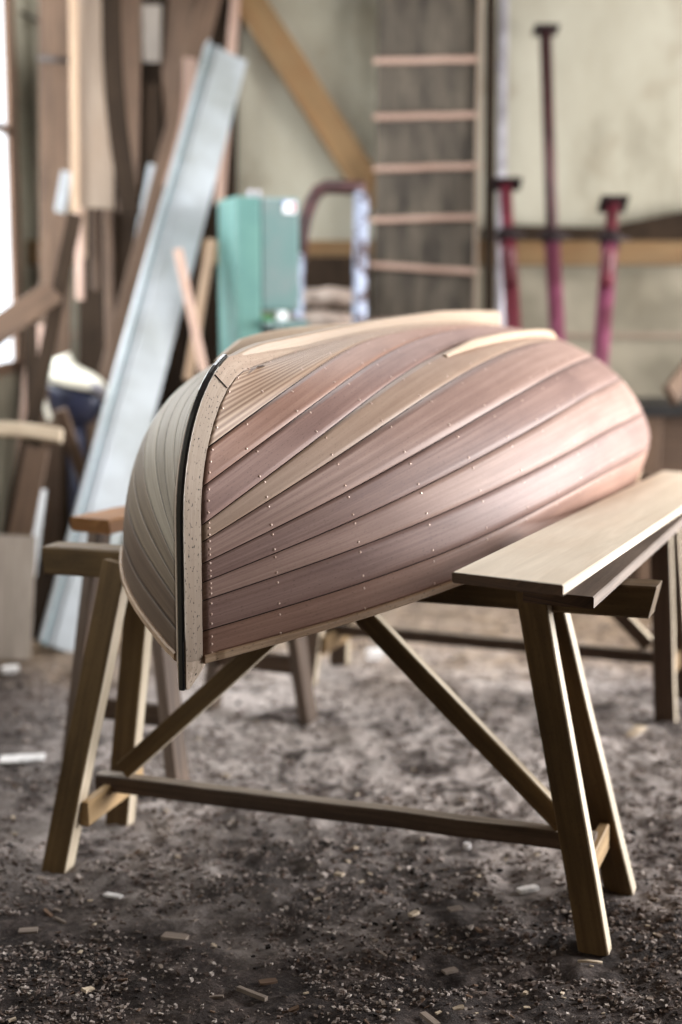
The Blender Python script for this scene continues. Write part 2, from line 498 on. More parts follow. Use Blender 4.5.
def make_floor():
    xs = np.concatenate([np.linspace(XL, -1.0, 16)[:-1], np.linspace(-1.0, 1.3, 190), np.linspace(1.3, XR, 30)[1:]])
    ys = np.concatenate([np.linspace(YF, 2.3, 30)[:-1], np.linspace(2.3, 5.2, 230), np.linspace(5.2, YB, 70)[1:]])
    nx, ny = len(xs), len(ys)
    vs = [(x, y, floor_h(x, y)) for y in ys for x in xs]
    fs = [(j * nx + i, j * nx + i + 1, (j + 1) * nx + i + 1, (j + 1) * nx + i) for j in range(ny - 1) for i in range(nx - 1)]
    me = bpy.data.meshes.new('floor'); me.from_pydata(vs, [], fs)
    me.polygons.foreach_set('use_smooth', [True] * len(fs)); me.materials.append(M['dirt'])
    o = bpy.data.objects.new('floor', me); COL.objects.link(o)
    return struct(o)


make_floor()
RX0, RX1, RY0, RY1 = -.9, .7, 4.5, 5.7  # added rooflight opening, out of view, to brighten floor and top faces
b = MB()
for x0, x1, y0, y1 in ((XL - .2, RX0, YF, YB + .2), (RX1, XR + .2, YF, YB + .2), (RX0, RX1, YF, RY0), (RX0, RX1, RY1, YB + .2)):
    b.prism([(x0, y0), (x1, y0), (x1, y1), (x0, y1)], (0, 0, ZC), (1, 0, 0), (0, 1, 0), (0, 0, .06))
struct(b.build('ceiling', M['ceiling']))
b = MB()
for y in (RY0 + .02, (RY0 + RY1) / 2, RY1 - .02):
    b.bar((RX0, y, ZC + .03), (RX1, y, ZC + .03), .04, .05)
for x in (RX0 + .02, RX1 - .02):
    b.bar((x, RY0, ZC + .03), (x, RY1, ZC + .03), .04, .05)
rl = struct(b.build('window_3', M['window_frame']))
b = MB(); b.prism([(RX0, RY0), (RX1, RY0), (RX1, RY1), (RX0, RY1)], (0, 0, ZC + .03), (1, 0, 0), (0, 1, 0), (0, 0, .006)); b.build('window_pane', M['glass'], rl)
slab('wall_back', XL - .03, XR + .2, YB, YB + .2, -.1, ZC, M['plaster'])
slab('wall_front', XL - .2, XR + .2, YF - .2, YF, -.1, ZC, M['ceiling'])


def wall_with_holes(name, x0, x1, y0, y1, holes):
    """holes: (y0, y1, z0, z1) in order along y"""
    b = MB(); y = y0; q = []
    for h0, h1, z0, z1 in holes:
        q += [(y, h0, -.1, ZC), (h0, h1, -.1, z0), (h0, h1, z1, ZC)]; y = h1
    q.append((y, y1, -.1, ZC))
    for (a, c, z0, z1) in q:
        if c - a > .001 and z1 - z0 > .001:
            b.prism([(x0, a), (x1, a), (x1, c), (x0, c)], (0, 0, z0), (1, 0, 0), (0, 1, 0), (0, 0, z1 - z0))
    return struct(b.build(name, M['plaster']))


WY0, WY1, WZ0, WZ1 = 5.4, 7.28, .97, 3.05
VY0, VY1, VZ0, VZ1 = 2.5, 3.7, 1.25, 2.7
wall_with_holes('wall_left', XL - .03, XL, YF, YB, [(VY0, VY1, VZ0, VZ1), (WY0, WY1, WZ0, WZ1)])
DY0, DY1, DZ1 = 2.7, 6.9, 2.9
wall_with_holes('wall_right', XR, XR + .2, YF, YB, [(DY0, DY1, -.1, DZ1)])

# window in the left wall
xw = XL - .014


def window(name, y0, y1, z0, z1):
    b = MB()
    for z in (z0 + .03, z1 - .03):
        b.bar((xw, y0, z), (xw, y1, z), .026, .06)
    for y in (y0 + .03, y1 - .022):
        b.bar((xw, y, z0), (xw, y, z1), .024, .04, (0, 1, 0))
    b.bar((xw, (y0 + y1) / 2, z0), (xw, (y0 + y1) / 2, z1), .024, .04, (0, 1, 0))
    b.bar((xw, y0, z0 * .45 + z1 * .55), (xw, y1, z0 * .45 + z1 * .55), .024, .04)
    wf = struct(b.build(name, M['window_frame']))
    b = MB()
    b.prism([(y0, z0), (y1, z0), (y1, z1), (y0, z1)], (xw - .004, 0, 0), (0, 1, 0), (0, 0, 1), (.006, 0, 0))
    b.build('window_pane', M['glass'], wf)


window('window_1', WY0, WY1, WZ0, WZ1)
window('window_2', VY0, VY1, VZ0, VZ1)
# rusty timber trim beside the window
b = MB(); b.bar((XL + .007, WY1 + .02, WZ0 - .1), (XL + .007, WY1 + .02, 3.2), .012, .04, (0, 1, 0), seg=12, wob=.004)
struct(b.build('trim_1', M['window_frame']))
# the lower course of the back wall and its ledge line
b = MB(); b.bar((XL, YB - .012, 1.14), (XR, YB - .012, 1.14), .02, .026)
struct(b.build('trim_2', M['beige']))

# ------------------------------------------------------------------ light
def area(name, loc, rot, sx, sy, power, col):
    l = bpy.data.lights.new(name, 'AREA'); l.shape = 'RECTANGLE'; l.size = sx; l.size_y = sy; l.energy = power; l.color = col
    o = bpy.data.objects.new(name, l); COL.objects.link(o); o.location = loc; o.rotation_euler = rot
    return o


area('doorway_daylight', (XR + .12, (DY0 + DY1) / 2, DZ1 / 2), (0, math.radians(90), 0), DZ1, DY1 - DY0, 980, (1.0, .985, .975))
area('window_daylight', (XL - .05, (WY0 + WY1) / 2, (WZ0 + WZ1) / 2), (0, math.radians(-90), 0), WZ1 - WZ0, WY1 - WY0, 110, (.93, .97, 1.0))
area('window_daylight', (XL - .05, (VY0 + VY1) / 2, (VZ0 + VZ1) / 2), (0, math.radians(-90), 0), VZ1 - VZ0, VY1 - VY0, 22, (.93, .97, 1.0))
area('rooflight_daylight', ((RX0 + RX1) / 2, (RY0 + RY1) / 2, ZC + .09), (0, 0, 0), RX1 - RX0, RY1 - RY0, 125, (.96, .98, 1.0))  # fill lamp over the added rooflight
w = bpy.data.worlds.new('world'); scene.world = w; w.use_nodes = True
w.node_tree.nodes['Background'].inputs[0].default_value = (.86, .93, 1, 1)
w.node_tree.nodes['Background'].inputs[1].default_value = 2.6
vs_ = scene.view_settings
scene.display_settings.display_device = 'sRGB'
vs_.view_transform = 'Standard'; vs_.look = 'None'; vs_.gamma = 1.0; vs_.use_curve_mapping = False
vs_.exposure = -0.08
scene.cycles.use_denoising = True
scene.cycles.max_bounces = 8
scene.cycles.sample_clamp_indirect = 6.0

# ------------------------------------------------------------------ the dinghy
BX = np.array([0.34753, -0.28682, 2.73936, 2.35368, 1.18779, 1.22661, 0.90895, 0.2512, 0.64983, 0.76465, 0.75915, 0.79283, 0.2402, 0.47337, 0.5726, 0.57439, 0.52489, 1.37059, 1.02944, 1.1917, 1.32333, 0.57302, 0.85793, 0.04446])
TL = np.array([[0.1097, 0.0738, 0.0551, 0.0791], [0.1949, 0.1735, 0.1538, 0.2273], [0.2421, 0.2654, 0.2948, 0.3994], [0.2887, 0.3628, 0.4321, 0.5466], [0.3418, 0.4933, 0.6056, 0.6586], [0.3832, 0.5996, 0.7195, 0.7548], [0.4794, 0.7087, 0.8362, 0.842], [0.5831, 0.8375, 0.918, 0.9248]])
KW = np.array([0, .1, .28, .55, .8, 1.]); KZ = np.array([0, .3, .65, 1]); KT_ = np.array([0, .2, .5, 1.]); WK = .028
A_, X0_, Y0_, LEN = BX[:4]
AXV = Vector((math.sin(A_), math.cos(A_), 0)); SDV = Vector((math.cos(A_), -math.sin(A_), 0)); BO = Vector((X0_, Y0_, 0))


def spl(u, xk, yk):
    """natural cubic spline through the knots"""
    n = len(xk); h = np.diff(xk); A = np.eye(n); b = np.zeros(n)
    for i in range(1, n - 1):
        A[i, i - 1] = h[i - 1]; A[i, i] = 2 * (h[i - 1] + h[i]); A[i, i + 1] = h[i]
        b[i] = 6 * ((yk[i + 1] - yk[i]) / h[i] - (yk[i] - yk[i - 1]) / h[i - 1])
    m = np.linalg.solve(A, b)
    i = np.clip(np.searchsorted(xk, u) - 1, 0, n - 2); h = xk[i + 1] - xk[i]
    a = (xk[i + 1] - u) / h; c = (u - xk[i]) / h
    return a * yk[i] + c * yk[i + 1] + ((a**3 - a) * m[i] + (c**3 - c) * m[i + 1]) * h * h / 6


def quad(u, a, b, c):
    return a * (1 - u) * (1 - 2 * u) + b * 4 * u * (1 - u) + c * u * (2 * u - 1)


def zkeel(u):
    return BX[4] + (BX[5] - BX[4]) * u + BX[23] * 4 * u * (1 - u)


def swz(u, tau):
    """hull surface: u bow to stern, tau sheer to keel -> (along, half breadth, height)"""
    u = np.asarray(u, float); tau = np.asarray(tau, float)
    th = np.clip(tau, 0, 1) * np.pi / 2
    W = spl(u, KW, np.concatenate([[WK], BX[12:17]])); zs = spl(u, KZ, BX[8:12])
    P = quad(u, *BX[17:20]); Q = quad(u, *BX[20:23])
    hh = np.clip(np.sin(th), 1e-9, 1)**Q
    k_ = np.clip((u - .2) / .25, 0, 1); k_ = k_ * k_ * (3 - 2 * k_)
    wd = WK + (W - WK) * np.clip(np.cos(th), 1e-9, 1)**P * (1 - .075 * k_ * np.clip(1 - hh / .24, 0, 1)**1.3)
    z0 = BX[8] + (BX[4] - BX[8]) * np.clip(np.sin(th), 1e-9, 1)**BX[20]
    c = np.clip((z0 - BX[6]) / (BX[4] - BX[6]), 0, 1); s0 = BX[7] * (1 - np.sqrt(np.clip(1 - c * c, 0, 1)))
    s = s0 + (LEN - s0) * u
    z = zs + (zkeel(u) - zs) * np.clip(np.sin(th), 1e-9, 1)**Q
    return s, wd, z


def surf(u, tau, side=1):
    s, wd, z = swz(u, tau)
    wd = wd * side
    return np.stack([X0_ + s * math.sin(A_) + wd * math.cos(A_), Y0_ + s * math.cos(A_) - wd * math.sin(A_), z], -1)


def snorm(u, tau, side):
    e = 2e-3
    u = np.clip(u, 0, 1); tau = np.clip(tau, .004, .996)
    du = surf(np.clip(u + e, 0, 1), tau, side) - surf(np.clip(u - e, 0, 1), tau, side)
    dt = surf(u, tau + e, side) - surf(u, tau - e, side)
    n = np.cross(du, dt); n /= np.linalg.norm(n, axis=-1)[..., None]
    return n * (-side) if True else n


def tline(i, u):
    u = np.asarray(u, float)
    if i == 0:
        return np.zeros_like(u)
    if i == 9:
        return np.ones_like(u)
    return spl(u, KT_, TL[i - 1])


# check which way the normal points, once
_n = snorm(np.array([.5]), np.array([.3]), 1)[0]
NS = 1.0 if Vector(_n).dot(SDV) > 0 else -1.0

boat = thing('dinghy', BO + AXV * 1.1, 'upturned wooden dinghy with bare reddish planking resting on sawhorses', 'boat')
UU = np.concatenate([np.linspace(0, .12, 26)[:-1], np.linspace(.12, 1, 56)])
TH = .011
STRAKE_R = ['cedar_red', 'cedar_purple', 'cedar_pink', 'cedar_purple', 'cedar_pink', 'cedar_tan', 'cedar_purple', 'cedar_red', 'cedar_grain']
STRAKE_L = ['cedar_brown', 'cedar_brown', 'cedar_olive', 'cedar_olive', 'cedar_grey', 'cedar_grey', 'cedar_grey', 'cedar_grey', 'cedar_grey']  # shade painted in: browner planks low on this side, greyer weathered ones above
FRAMES = [.117] + [.262 + .15 * k for k in range(14)]


def strake(i, side):
    """one plank of the hull: solid, with eased dark-caulked edges and its copper rivets"""
    b = MB()
    t0, t1 = tline(i, UU), tline(i + 1, UU)
    P0, P1 = surf(UU, t0, side), surf(UU, t1, side)
    wid = np.linalg.norm(P1 - P0, axis=1)
    ew = np.clip(.0010 / np.maximum(wid, .004), .01, .2)
    prof = [0, None, .18, .34, .5, .66, .82, -1, 1]
    grid, base = [], []
    for q in prof:
        v = ew if q is None else (1 - ew if q == -1 else np.full_like(ew, q))
        t = t0 + (t1 - t0) * v
        S = surf(UU, t, side); n = snorm(UU, t, side) * NS
        d = -.003 if q in (0, 1) else 0.0
        grid.append(S + n * d); base.append(S - n * TH)
    ring_n = len(prof)
    rings = []
    for k in range(len(UU)):
        rings.append([grid[j][k] for j in range(ring_n)] + [base[j][k] for j in range(ring_n - 1, -1, -1)])
    us = [0.0]
    mid = grid[4]
    for k in range(1, len(UU)):
        us.append(us[-1] + float(np.linalg.norm(mid[k] - mid[k - 1])))
    tot = 2 * ring_n
    b.loft(rings, us=us, smooth=True, mfun=lambda k, j: 1 if j in (0, ring_n - 2, ring_n - 1, tot - 1) else 0)
    # rivets: pairs at every frame, a few at the hood end
    sl = np.linspace(0, 1, 400)
    spots = []
    s_line = swz(sl, (tline(i, sl) + tline(i + 1, sl)) / 2)[0]
    for fs in (FRAMES if side > 0 else []):
        if fs <= s_line[0] + .03 or fs > LEN - .05:
            continue
        uu = float(np.interp(fs, s_line, sl))
        spots += [(uu, .17 + random.uniform(-.03, .03)), (uu, .83 + random.uniform(-.03, .03))]
    hu = float(np.interp(s_line[0] + .013, s_line, sl))
    spots += [(hu, v + random.uniform(-.05, .05)) for v in ((.2, .5, .8) if i < 8 else (.12, .3, .48, .66, .84))]
    for uu, v in (spots if side > 0 else []):
        ua = np.array([uu]); t = tline(i, ua) + (tline(i + 1, ua) - tline(i, ua)) * v
        c = surf(ua, t, side)[0]; n = snorm(ua, t, side)[0] * NS
        b.dome(c, n, .0026, .0011, 7, mi=2)
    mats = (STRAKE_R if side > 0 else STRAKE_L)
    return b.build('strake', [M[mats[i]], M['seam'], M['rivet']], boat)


LBL = {(5, 1): 'pale tan strake', (8, 1): 'garboard strake with bold wavy grain', (0, 1): 'reddish sheer strake'}
for side in (1, -1):
    for i in range(9):
        o = strake(i, side)
        if (i, side) in LBL:
            o['label'] = LBL[(i, side)]


def bpt(s, wv, z):
    return BO + AXV * s + SDV * wv + Vector((0, 0, z))


# rabbet profile along the centreline: plumb stem, then round the forefoot, then the keel line
prof = [(0.0, z) for z in np.linspace(.648, BX[6], 14)]
for k in range(1, 19):
    a = k / 18 * math.pi / 2
    prof.append((BX[7] * (1 - math.cos(a)), BX[6] + (BX[4] - BX[6]) * math.sin(a)))
nstem = len(prof)
for s in np.linspace(BX[7] + .06, LEN, 34):
    u = (s - BX[7]) / (LEN - BX[7])
    prof.append((float(s), float(zkeel(u))))
prof = np.array(prof)
tg = np.gradient(prof, axis=0); tg /= np.linalg.norm(tg, axis=1)[:, None]
nrm = np.stack([-tg[:, 1], tg[:, 0]], 1)


def sweep(idx, section, name, mat, parent=boat, label=None, extra=None):
    """section(k) -> list of (outward offset, half-breadth signed)"""
    b = MB(); rings = []
    for k in idx:
        rings.append([bpt(prof[k, 0] + nrm[k, 0] * o, wv, prof[k, 1] + nrm[k, 1] * o) for o, wv in section(k)])
    b.loft(rings, smooth=False)
    return b.build(name, mat, parent, label)


SC = 14 + 11                       # the scarf joint in the forefoot


def stem_sec(k):
    w0 = .0272
    return [(-.016, -w0), (.001, -w0), (.0335, -.0088), (.0335, .0088), (.001, w0), (-.016, w0)]


def fore_sec(k):
    f = min(1.0, max(0.0, (k - nstem + 4) / 8.0))
    w0 = .0272
    return [(-.014, -w0), (.001, -w0), (.0335 - .029 * f, -.0088 - .010 * f), (.0335 - .029 * f, .0088 + .010 * f), (.001, w0), (-.014, w0)]


stem = sweep(range(0, SC + 1), stem_sec, 'stem', M['stem_wood'], label='pale speckled stem post')
b = MB()
fore = sweep(range(SC, len(prof)), fore_sec, 'keelson', M['fore_wood'])
# the scarf shows as a fine dark line
b = MB()
k = SC
pts = [bpt(prof[k, 0] + nrm[k, 0] * (o + .0007), wv + .0007, prof[k, 1] + nrm[k, 1] * (o + .0007)) for o, wv in ((.002, .0272), (.0335, .0092))]
b.tube(pts, .0011, 5)
b.build('scarf_seam', M['seam'], fore)

# black band on the stem's nose; its edge highlight drawn as a pale strip
def band_sec(k):
    return [(.033, -.0056), (.0372, -.0056), (.039, -.0034), (.039, .0034), (.0372, .0056), (.033, .0056)]


KE = nstem - 3
prof[0, 1] = .594; band = sweep(range(0, KE), band_sec, 'stem_band', M['black_band'], label='glossy black band on the stem')
b = MB()
b.tube([bpt(prof[k, 0] + nrm[k, 0] * .0345, .0076, prof[k, 1] + nrm[k, 1] * .0345) for k in range(2, KE - 2)], .0010, 6)
b.build('edge_strip', M['bright_strip'], band)
# stem head below the sheer
b = MB()
rings = []
for z, back, wb_, wn, nose in ((.6475, -.016, .0272, .0088, .0335), (.634, -.010, .0268, .0088, .0335), (.616, .006, .020, .0086, .0335), (.600, .018, .0125, .0084, .0335), (.594, .022, .0095, .0075, .031)):
    m_ = max(back + .002, .001)
    rings.append([bpt(-o, wv, z) for o, wv in ((back, -wb_), (m_, -wb_), (nose, -wn), (nose, wn), (m_, wb_), (back, wb_))])
b.loft(rings)
b.build('stem_head', M['stem_wood'], boat)

# keel
KT = np.array([(.17, 1.205), (.273, 1.224), (.35, 1.233), (.83, 1.258), (1.13, 1.271), (1.7, 1.288), (2.0, 1.288), (2.30, 1.284)])
b = MB(); rings = []
ss = np.linspace(.165, 2.345, 60)
for s in ss:
    top = float(np.interp(s, KT[:, 0], KT[:, 1]))
    if s <= BX[7]:
        a = math.acos(1 - s / BX[7]); bot = BX[6] + (BX[4] - BX[6]) * math.sin(a) + .022
    else:
        bot = float(zkeel((s - BX[7]) / (LEN - BX[7]))) + .0
    if s > 2.32:
        top -= .006
    hw = .0095 + .0075 * min(1, max(0, (s - .2) / .8))
    q = .003
    rings.append([bpt(s, -hw - .002, bot), bpt(s, -hw, top - q), bpt(s, -hw + q, top), bpt(s, hw - q, top), bpt(s, hw, top - q), bpt(s, hw + .002, bot)])
b.loft(rings)
keel = b.build('keel', M['keel_wood'], boat, 'pale new keel deepening to a skeg aft')
b = MB()
b.tube([r_[1] + Vector((0, 0, -.004)) for r_ in rings[2:40]], .0022, 6)
b.build('keel_seam', M['seam'], keel)

# bilge runners
for side in (1, -1):
    b = MB(); rings = []
    n = 40
    for k in range(n + 1):
        f = k / n
        s0_ = .82 if side > 0 else .71
        s = s0_ + (2.15 - s0_) * f
        ww = .262 + .035 * math.sin(f * math.pi) - .02 * f
        # find the hull surface at this (s, w)
        uu = (s - .12) / (LEN - .12)
        ta = np.linspace(.25, .97, 300)
        uu = np.full(300, uu)
        for _ in range(3):
            s_, w_, z_ = swz(uu, ta)
            uu = np.clip(uu + (s - s_) / LEN, 0, 1)
        s_, w_, z_ = swz(uu, ta)
        j = int(np.abs(w_ - ww).argmin())
        P = Vector(surf(uu[j:j + 1], ta[j:j + 1], side)[0]); nn = Vector(snorm(uu[j:j + 1], ta[j:j + 1], side)[0] * NS)
        sd = nn.cross(AXV).normalized()
        hh = (.019 if side > 0 else .030) * min(1, .25 + 6 * f, .25 + 6 * (1 - f)); hw = .0065
        rings.append([P + sd * x + nn * y for x, y in ((-hw, -.004), (-hw, hh - .003), (-hw + .003, hh), (hw - .003, hh), (hw, hh - .003), (hw, -.004))])
    b.loft(rings)
    b.build('bilge_runner', M['keel_wood'], boat)

# gunwale strips and transom
for side in (1, -1):
    b = MB(); rings = []
    ug = np.concatenate([np.linspace(.0, .12, 20)[:-1], np.linspace(.12, 1, 50)])
    Pg = surf(ug, np.zeros_like(ug), side); du = np.gradient(Pg, axis=0)
    for k in range(len(ug)):
        t = Vector(du[k]); t.z = 0; t.normalize()
        o = t.cross(Vector((0, 0, 1))) * (1 if side > 0 else -1)
        P = Vector(Pg[k]); up = Vector((0, 0, 1))
        if k < 2:
            P = P + AXV * .004
        rings.append([P + o * x + up * y for x, y in ((-.012, .002), (.004, .006), (.0075, .003), (.0075, -.008), (.004, -.011), (-.012, -.011))])
    b.loft(rings, smooth=False)
    b.build('gunwale', M['gunwale_wood'], boat)
ta = np.linspace(0, 1, 24); s_, w_, z_ = swz(np.full(24, 1.0), ta)
poly = [(float(x) - .012, float(z) - .012) for x, z in zip(w_, z_)]
poly = poly + [(-x, z) for x, z in poly[::-1]]
b = MB()
b.prism(poly, bpt(LEN - .03, 0, 0), SDV, (0, 0, 1), AXV * .026)
b.build('transom', M['cedar_red'], boat)

# ------------------------------------------------------------------ sawhorses
def V2(a, z):
    return Vector((a[0], a[1], z))


FEET = []


def sawhorse(al, ar, ext_l, ext_r, top, splay, lean, mats, label, bw=.085, bh=.068, lw=.068, lt=.036, zr=.165, braces=True, stretch=True, chz=0.0, ends=(1, 1)):
    """trestle: heavy beam on two pairs of splayed legs, an end rail at each pair, a long stretcher and two braces"""
    al, ar = Vector(al), Vector(ar)
    d = (ar - al).normalized(); n = Vector((-d.y, d.x))
    if n.y < 0:
        n = -n
    root = thing('sawhorse', V2((al + ar) / 2, 0), label, 'sawhorse', 'trestles under and around the upturned boat')
    b = MB()
    b.bar(V2(al - d * ext_l, top - bh / 2), V2(ar + d * ext_r, top - bh / 2), bw, bh, ch=.004, seg=14, wob=.0015, cut0=.006, cut1=.014)
    b.build('beam', mats[0], root)
    D = V2(d, 0); Nn = V2(n, 0)
    leans = lean if isinstance(lean, tuple) else (lean, lean)
    lean = leans[0]
    for e, (c, sgn) in enumerate(((al, 1), (ar, -1))):
        feet = []
        for fs in (-1, 1):
            foot = V2(c + n * fs * splay, 0); topp = V2(c + d * sgn * leans[e] + n * fs * (bw / 2 - lt * .1), top - .02)
            foot.z = floor_h(foot.x, foot.y) - .008
            # keep the leg outside the beam's side
            topp = topp + Nn * fs * lt * .55
            b = MB()
            ax = (topp - foot).normalized()
            b.bar(foot, topp, lt, lw, D * 1.0, ch=.003, seg=5, wob=.001, edge=1)  # edge faces in paler wood, side light painted into the colour
            b.build('leg', [mats[1 if fs < 0 else 2], mats[6]], root)
            feet.append((foot, topp)); FEET.append((foot.x, foot.y))
        t = zr / top
        p0 = feet[0][0].lerp(feet[0][1], t); p1 = feet[1][0].lerp(feet[1][1], t)
        off = D * (lw / 2 + .010) * (1 if e == 0 else 0)
        b = MB(); b.bar(p0 + off, p1 + off, .024, .06, (0, 0, 1))
        b.build('end_rail', mats[3], root)
    zs = zr + .008
    if stretch:
        b = MB(); b.bar(V2(al + d * (lean * .25 + .0), zs), V2(ar - d * (lean * .25), zs), .042, .04, seg=8, wob=.002, edge=1)
        b.build('stretcher', [mats[4], M['worn_top']], root)
    if braces:
        mid = (al + ar) / 2
        for c, sgn in ((al, 1), (ar, -1)):
            b = MB()
            b.bar(V2(c + d * sgn * (lean * .25 + .07), zs + .035), V2(mid - d * sgn * .03, top - bh - .004), .032, .045, (0, 0, 1), seg=4, wob=.001, edge=1)
            b.build('brace', [mats[5], mats[6]], root)
    return root


SH = [M['horse'], M['horse'], M['horse'], M['horse_pale'], M['horse_dark'], M['horse'], M['horse_edge']]
fl, bl_, fr, br_ = at_z(46, 862), at_z(129, 820), at_z(569, 946), at_z(646, 886)
al, ar = (fl + bl_) / 2, (fr + br_) / 2
sawhorse(al.xy, ar.xy,  .085, .085, .7365, .155, (.135, .17), SH,
         'brown sawhorse under the dinghy bow, long stretcher near the ground and two braces', lw=.062, lt=.046, zr=.15)
SB = [M['horse_dark']] * 3 + [M['horse']] + [M['horse_dark']] * 2 + [M['horse_edge']]
sawhorse((-.065, 5.19), (1.095, 4.73), .08, .3, .757, .16, .06, SB,
         'dark sawhorse under the dinghy stern, behind the raw plank', zr=.15)
SCm = [M['horse_orange'], M['horse_dark'], M['horse_dark'], M['horse_dark'], M['horse_dark'], M['horse_dark'], M['grey_plank']]
sawhorse((-.609, 4.01), (-.265, 4.66), .13, .03, .745, .185, .03, SCm,
         'dark sawhorse with an orange-brown top standing end-on beside the long white panel', bw=.13, bh=.04, braces=False, stretch=False, zr=.19)

# planks on the right-hand end of the front trestle
def flat_board(name, near_l, near_r, length, thick, mat, label, cat, drop=0.0, group=None, far_rot=None):
    near_l, near_r = Vector(near_l), Vector(near_r)
    e = near_r - near_l
    d = far_rot if far_rot is not None else Vector((-e.y, e.x, 0)).normalized()
    d = (Vector((d.x, d.y, 0)).normalized() + Vector((0, 0, -drop))).normalized()
    b = MB()
    rings = []
    q = .0025
    es = e.normalized()
    for k in range(7):
        o = d * (length * k / 6)
        a, c = near_l + o, near_r + o
        up = Vector((0, 0, 1))
        rings.append([a + es * q, c - es * q, c - up * q, c - up * (thick - q), c - up * thick - es * q, a - up * thick + es * q, a - up * (thick - q), a - up * q])
    b.loft(rings, mi=1, mfun=lambda k, i: 0)
    o = b.build(name, [mat, M['end_grain']])
    return tag(recentre(o), label, cat, group)


ZP = .857
pl_l, pl_r = at_z(452, 572, ZP), at_z(563.5, 585, ZP)
far = at_z(682, 506, ZP - .030) - pl_r
flat_board('plank', pl_l, pl_r, 2.15, .019, M['plywood'], 'wide clean pale plank lying against the hull, uppermost on the trestles', 'plank', drop=.031 / Vector((far.x, far.y)).length, far_rot=far)
g_l, g_r = at_z(523, 590, .766), at_z(594, 597, .766)
flat_board('plank', g_l, g_r, 1.3, .0245, M['grey_plank'], 'rough grey plank underneath the clean pale plank', 'plank', drop=0, far_rot=at_z(665, 534, .766) - g_r)
b = MB(); c = g_l + (g_r - g_l) * .42 + (at_z(665, 534, .766) - g_r).normalized() * .42
zt_ = ZP - .019 - .031 * ((c - pl_l).length) / Vector((far.x, far.y)).length
b.bar(c + Vector((-.05, .03, (zt_ - .766) / 2 - .001)), c + Vector((.012, -.01, (zt_ - .766) / 2 - .001)), .07, zt_ - .766 - .006)
tag(recentre(b.build('packing_block', M['horse_dark'])), 'small dark packing block between the pale plank and the grey plank', 'block')

# ------------------------------------------------------------------ things along the back wall
# timber girt and diagonal brace of the building
b = MB(); b.bar((XL, YB - .05, 1.555), (XR, YB - .05, 1.555), .08, .12, seg=20, wob=.003)
struct(b.build('trim_3', M['yellow_timber']))
b = MB()
p0, p1 = at(236, -20, YB - .06), at(372, 192, YB - .06)
b.bar(p0 + (p0 - p1) * .25, p1 + (p1 - p0) * .06, .07, .15, (p1 - p0).cross(Vector((0, 1, 0))), seg=6, wob=.002)
struct(b.build('trim_4', M['yellow_timber']))
# dark slab of wood lying on the girt
b = MB()
z0 = 1.555 + .06
poly = [(0.78, -.02), (.80, .075), (1.35, .06), (1.42, .085), (1.75, .15), (2.6, .12), (2.6, -.02)]
poly = [(x, z0 + .001 + max(0, z) + (0 if z > 0 else 0)) for x, z in poly]
b.prism(poly, (0, YB - .10, 0), (1, 0, 0), (0, 0, 1), (0, .085, 0))
tag(b.build('waney_board', M['dark_brown']), 'dark rough-edged board set on the wall timber behind the red steel props', 'board')


def board(name, top, foot, width, thick, mat, label, cat='board', group=None, face=None, seg=6, wob=.0, taper=None, tilt=0.0, curve=0.0, mi=None):
    """a board or pole from foot to top; `face` is the way its broad face looks"""
    top, foot = Vector(top), Vector(foot)
    f = Vector(face) if face is not None else Vector((0, -1, 0))
    ax = (top - foot).normalized()
    f = (f - ax * f.dot(ax)).normalized()
    sd = ax.cross(f)
    b = MB(); rings = []
    n = max(seg, 8 if curve else 1)
    for k in range(n + 1):
        t = k / n
        wv = width * (1 + ((taper or 1) - 1) * t)
        c = foot.lerp(top, t) + sd * (curve * math.sin(t * math.pi)) + sd * random.uniform(-wob, wob)
        a, h = wv / 2, thick / 2; q = min(.003, h * .4)
        rings.append([c + sd * x + f * y for x, y in ((-a + q, -h), (a - q, -h), (a, -h + q), (a, h - q), (a - q, h), (-a + q, h), (-a, h - q), (-a, -h + q))])
    b.loft(rings)
    o = b.build(name, mat)
    return tag(recentre(o), label, cat, group)


def down(px, py, Y, lean_px=0, back=0.0):
    """point on the floor under the image point, brought forward by `back`"""
    p = at(px, py, Y)
    return Vector((p.x + lean_px, Y - back, 0.0))


# cleated ramp: weathered panel, battens across it, one pale side rail
RY = YB - .16
ramp_t = thing('ramp', (at(430, 300, RY).x, RY, 0), 'tall weathered dark panel with pale battens nailed across, upright against the back wall', 'ramp')
tl, tr = at(379, 0, RY), at(478, 0, RY)
bl, br = at(373, 320, RY), at(474, 320, RY)


def ext(a, c, z):
    a, c = Vector(a), Vector(c)
    return a + (c - a) * ((z - a.z) / (c.z - a.z))


b = MB()
T = [ext(tl, bl, 3.1), ext(tr, br, 3.1)]; B_ = [ext(tl, bl, .0), ext(tr, br, .0)]
e = Vector((0, .02, 0))
rings = []
for k in range(9):
    f = k / 8
    a, c = B_[0].lerp(T[0], f), B_[1].lerp(T[1], f)
    rings.append([a, c, c + e, a + e])
b.loft(rings)
b.build('panel', M['weathered'], ramp_t)
for (y0, y1, dx) in ((61, 59, 0), (117, 115, 0), (169, 166, 0), (220, 217, -3), (265, 272, -5), (322, 318, -6), (374, 371, -6), (427, 424, -7)):
    b = MB()
    b.bar(at(373 + dx, y0, RY - .016), at(481 + dx * .5, y1, RY - .016), .03, .028, (0, 0, 1), seg=6, wob=.002)
    b.build('batten', M['pinkish'], ramp_t)
b = MB()
b.bar(ext(at(480, 0, RY - .02), at(475, 310, RY - .02), 3.1), ext(at(480, 0, RY - .02), at(475, 310, RY - .02), 0), .018, .035, (0, 1, 0))
b.build('side_rail', M['beige'], ramp_t)
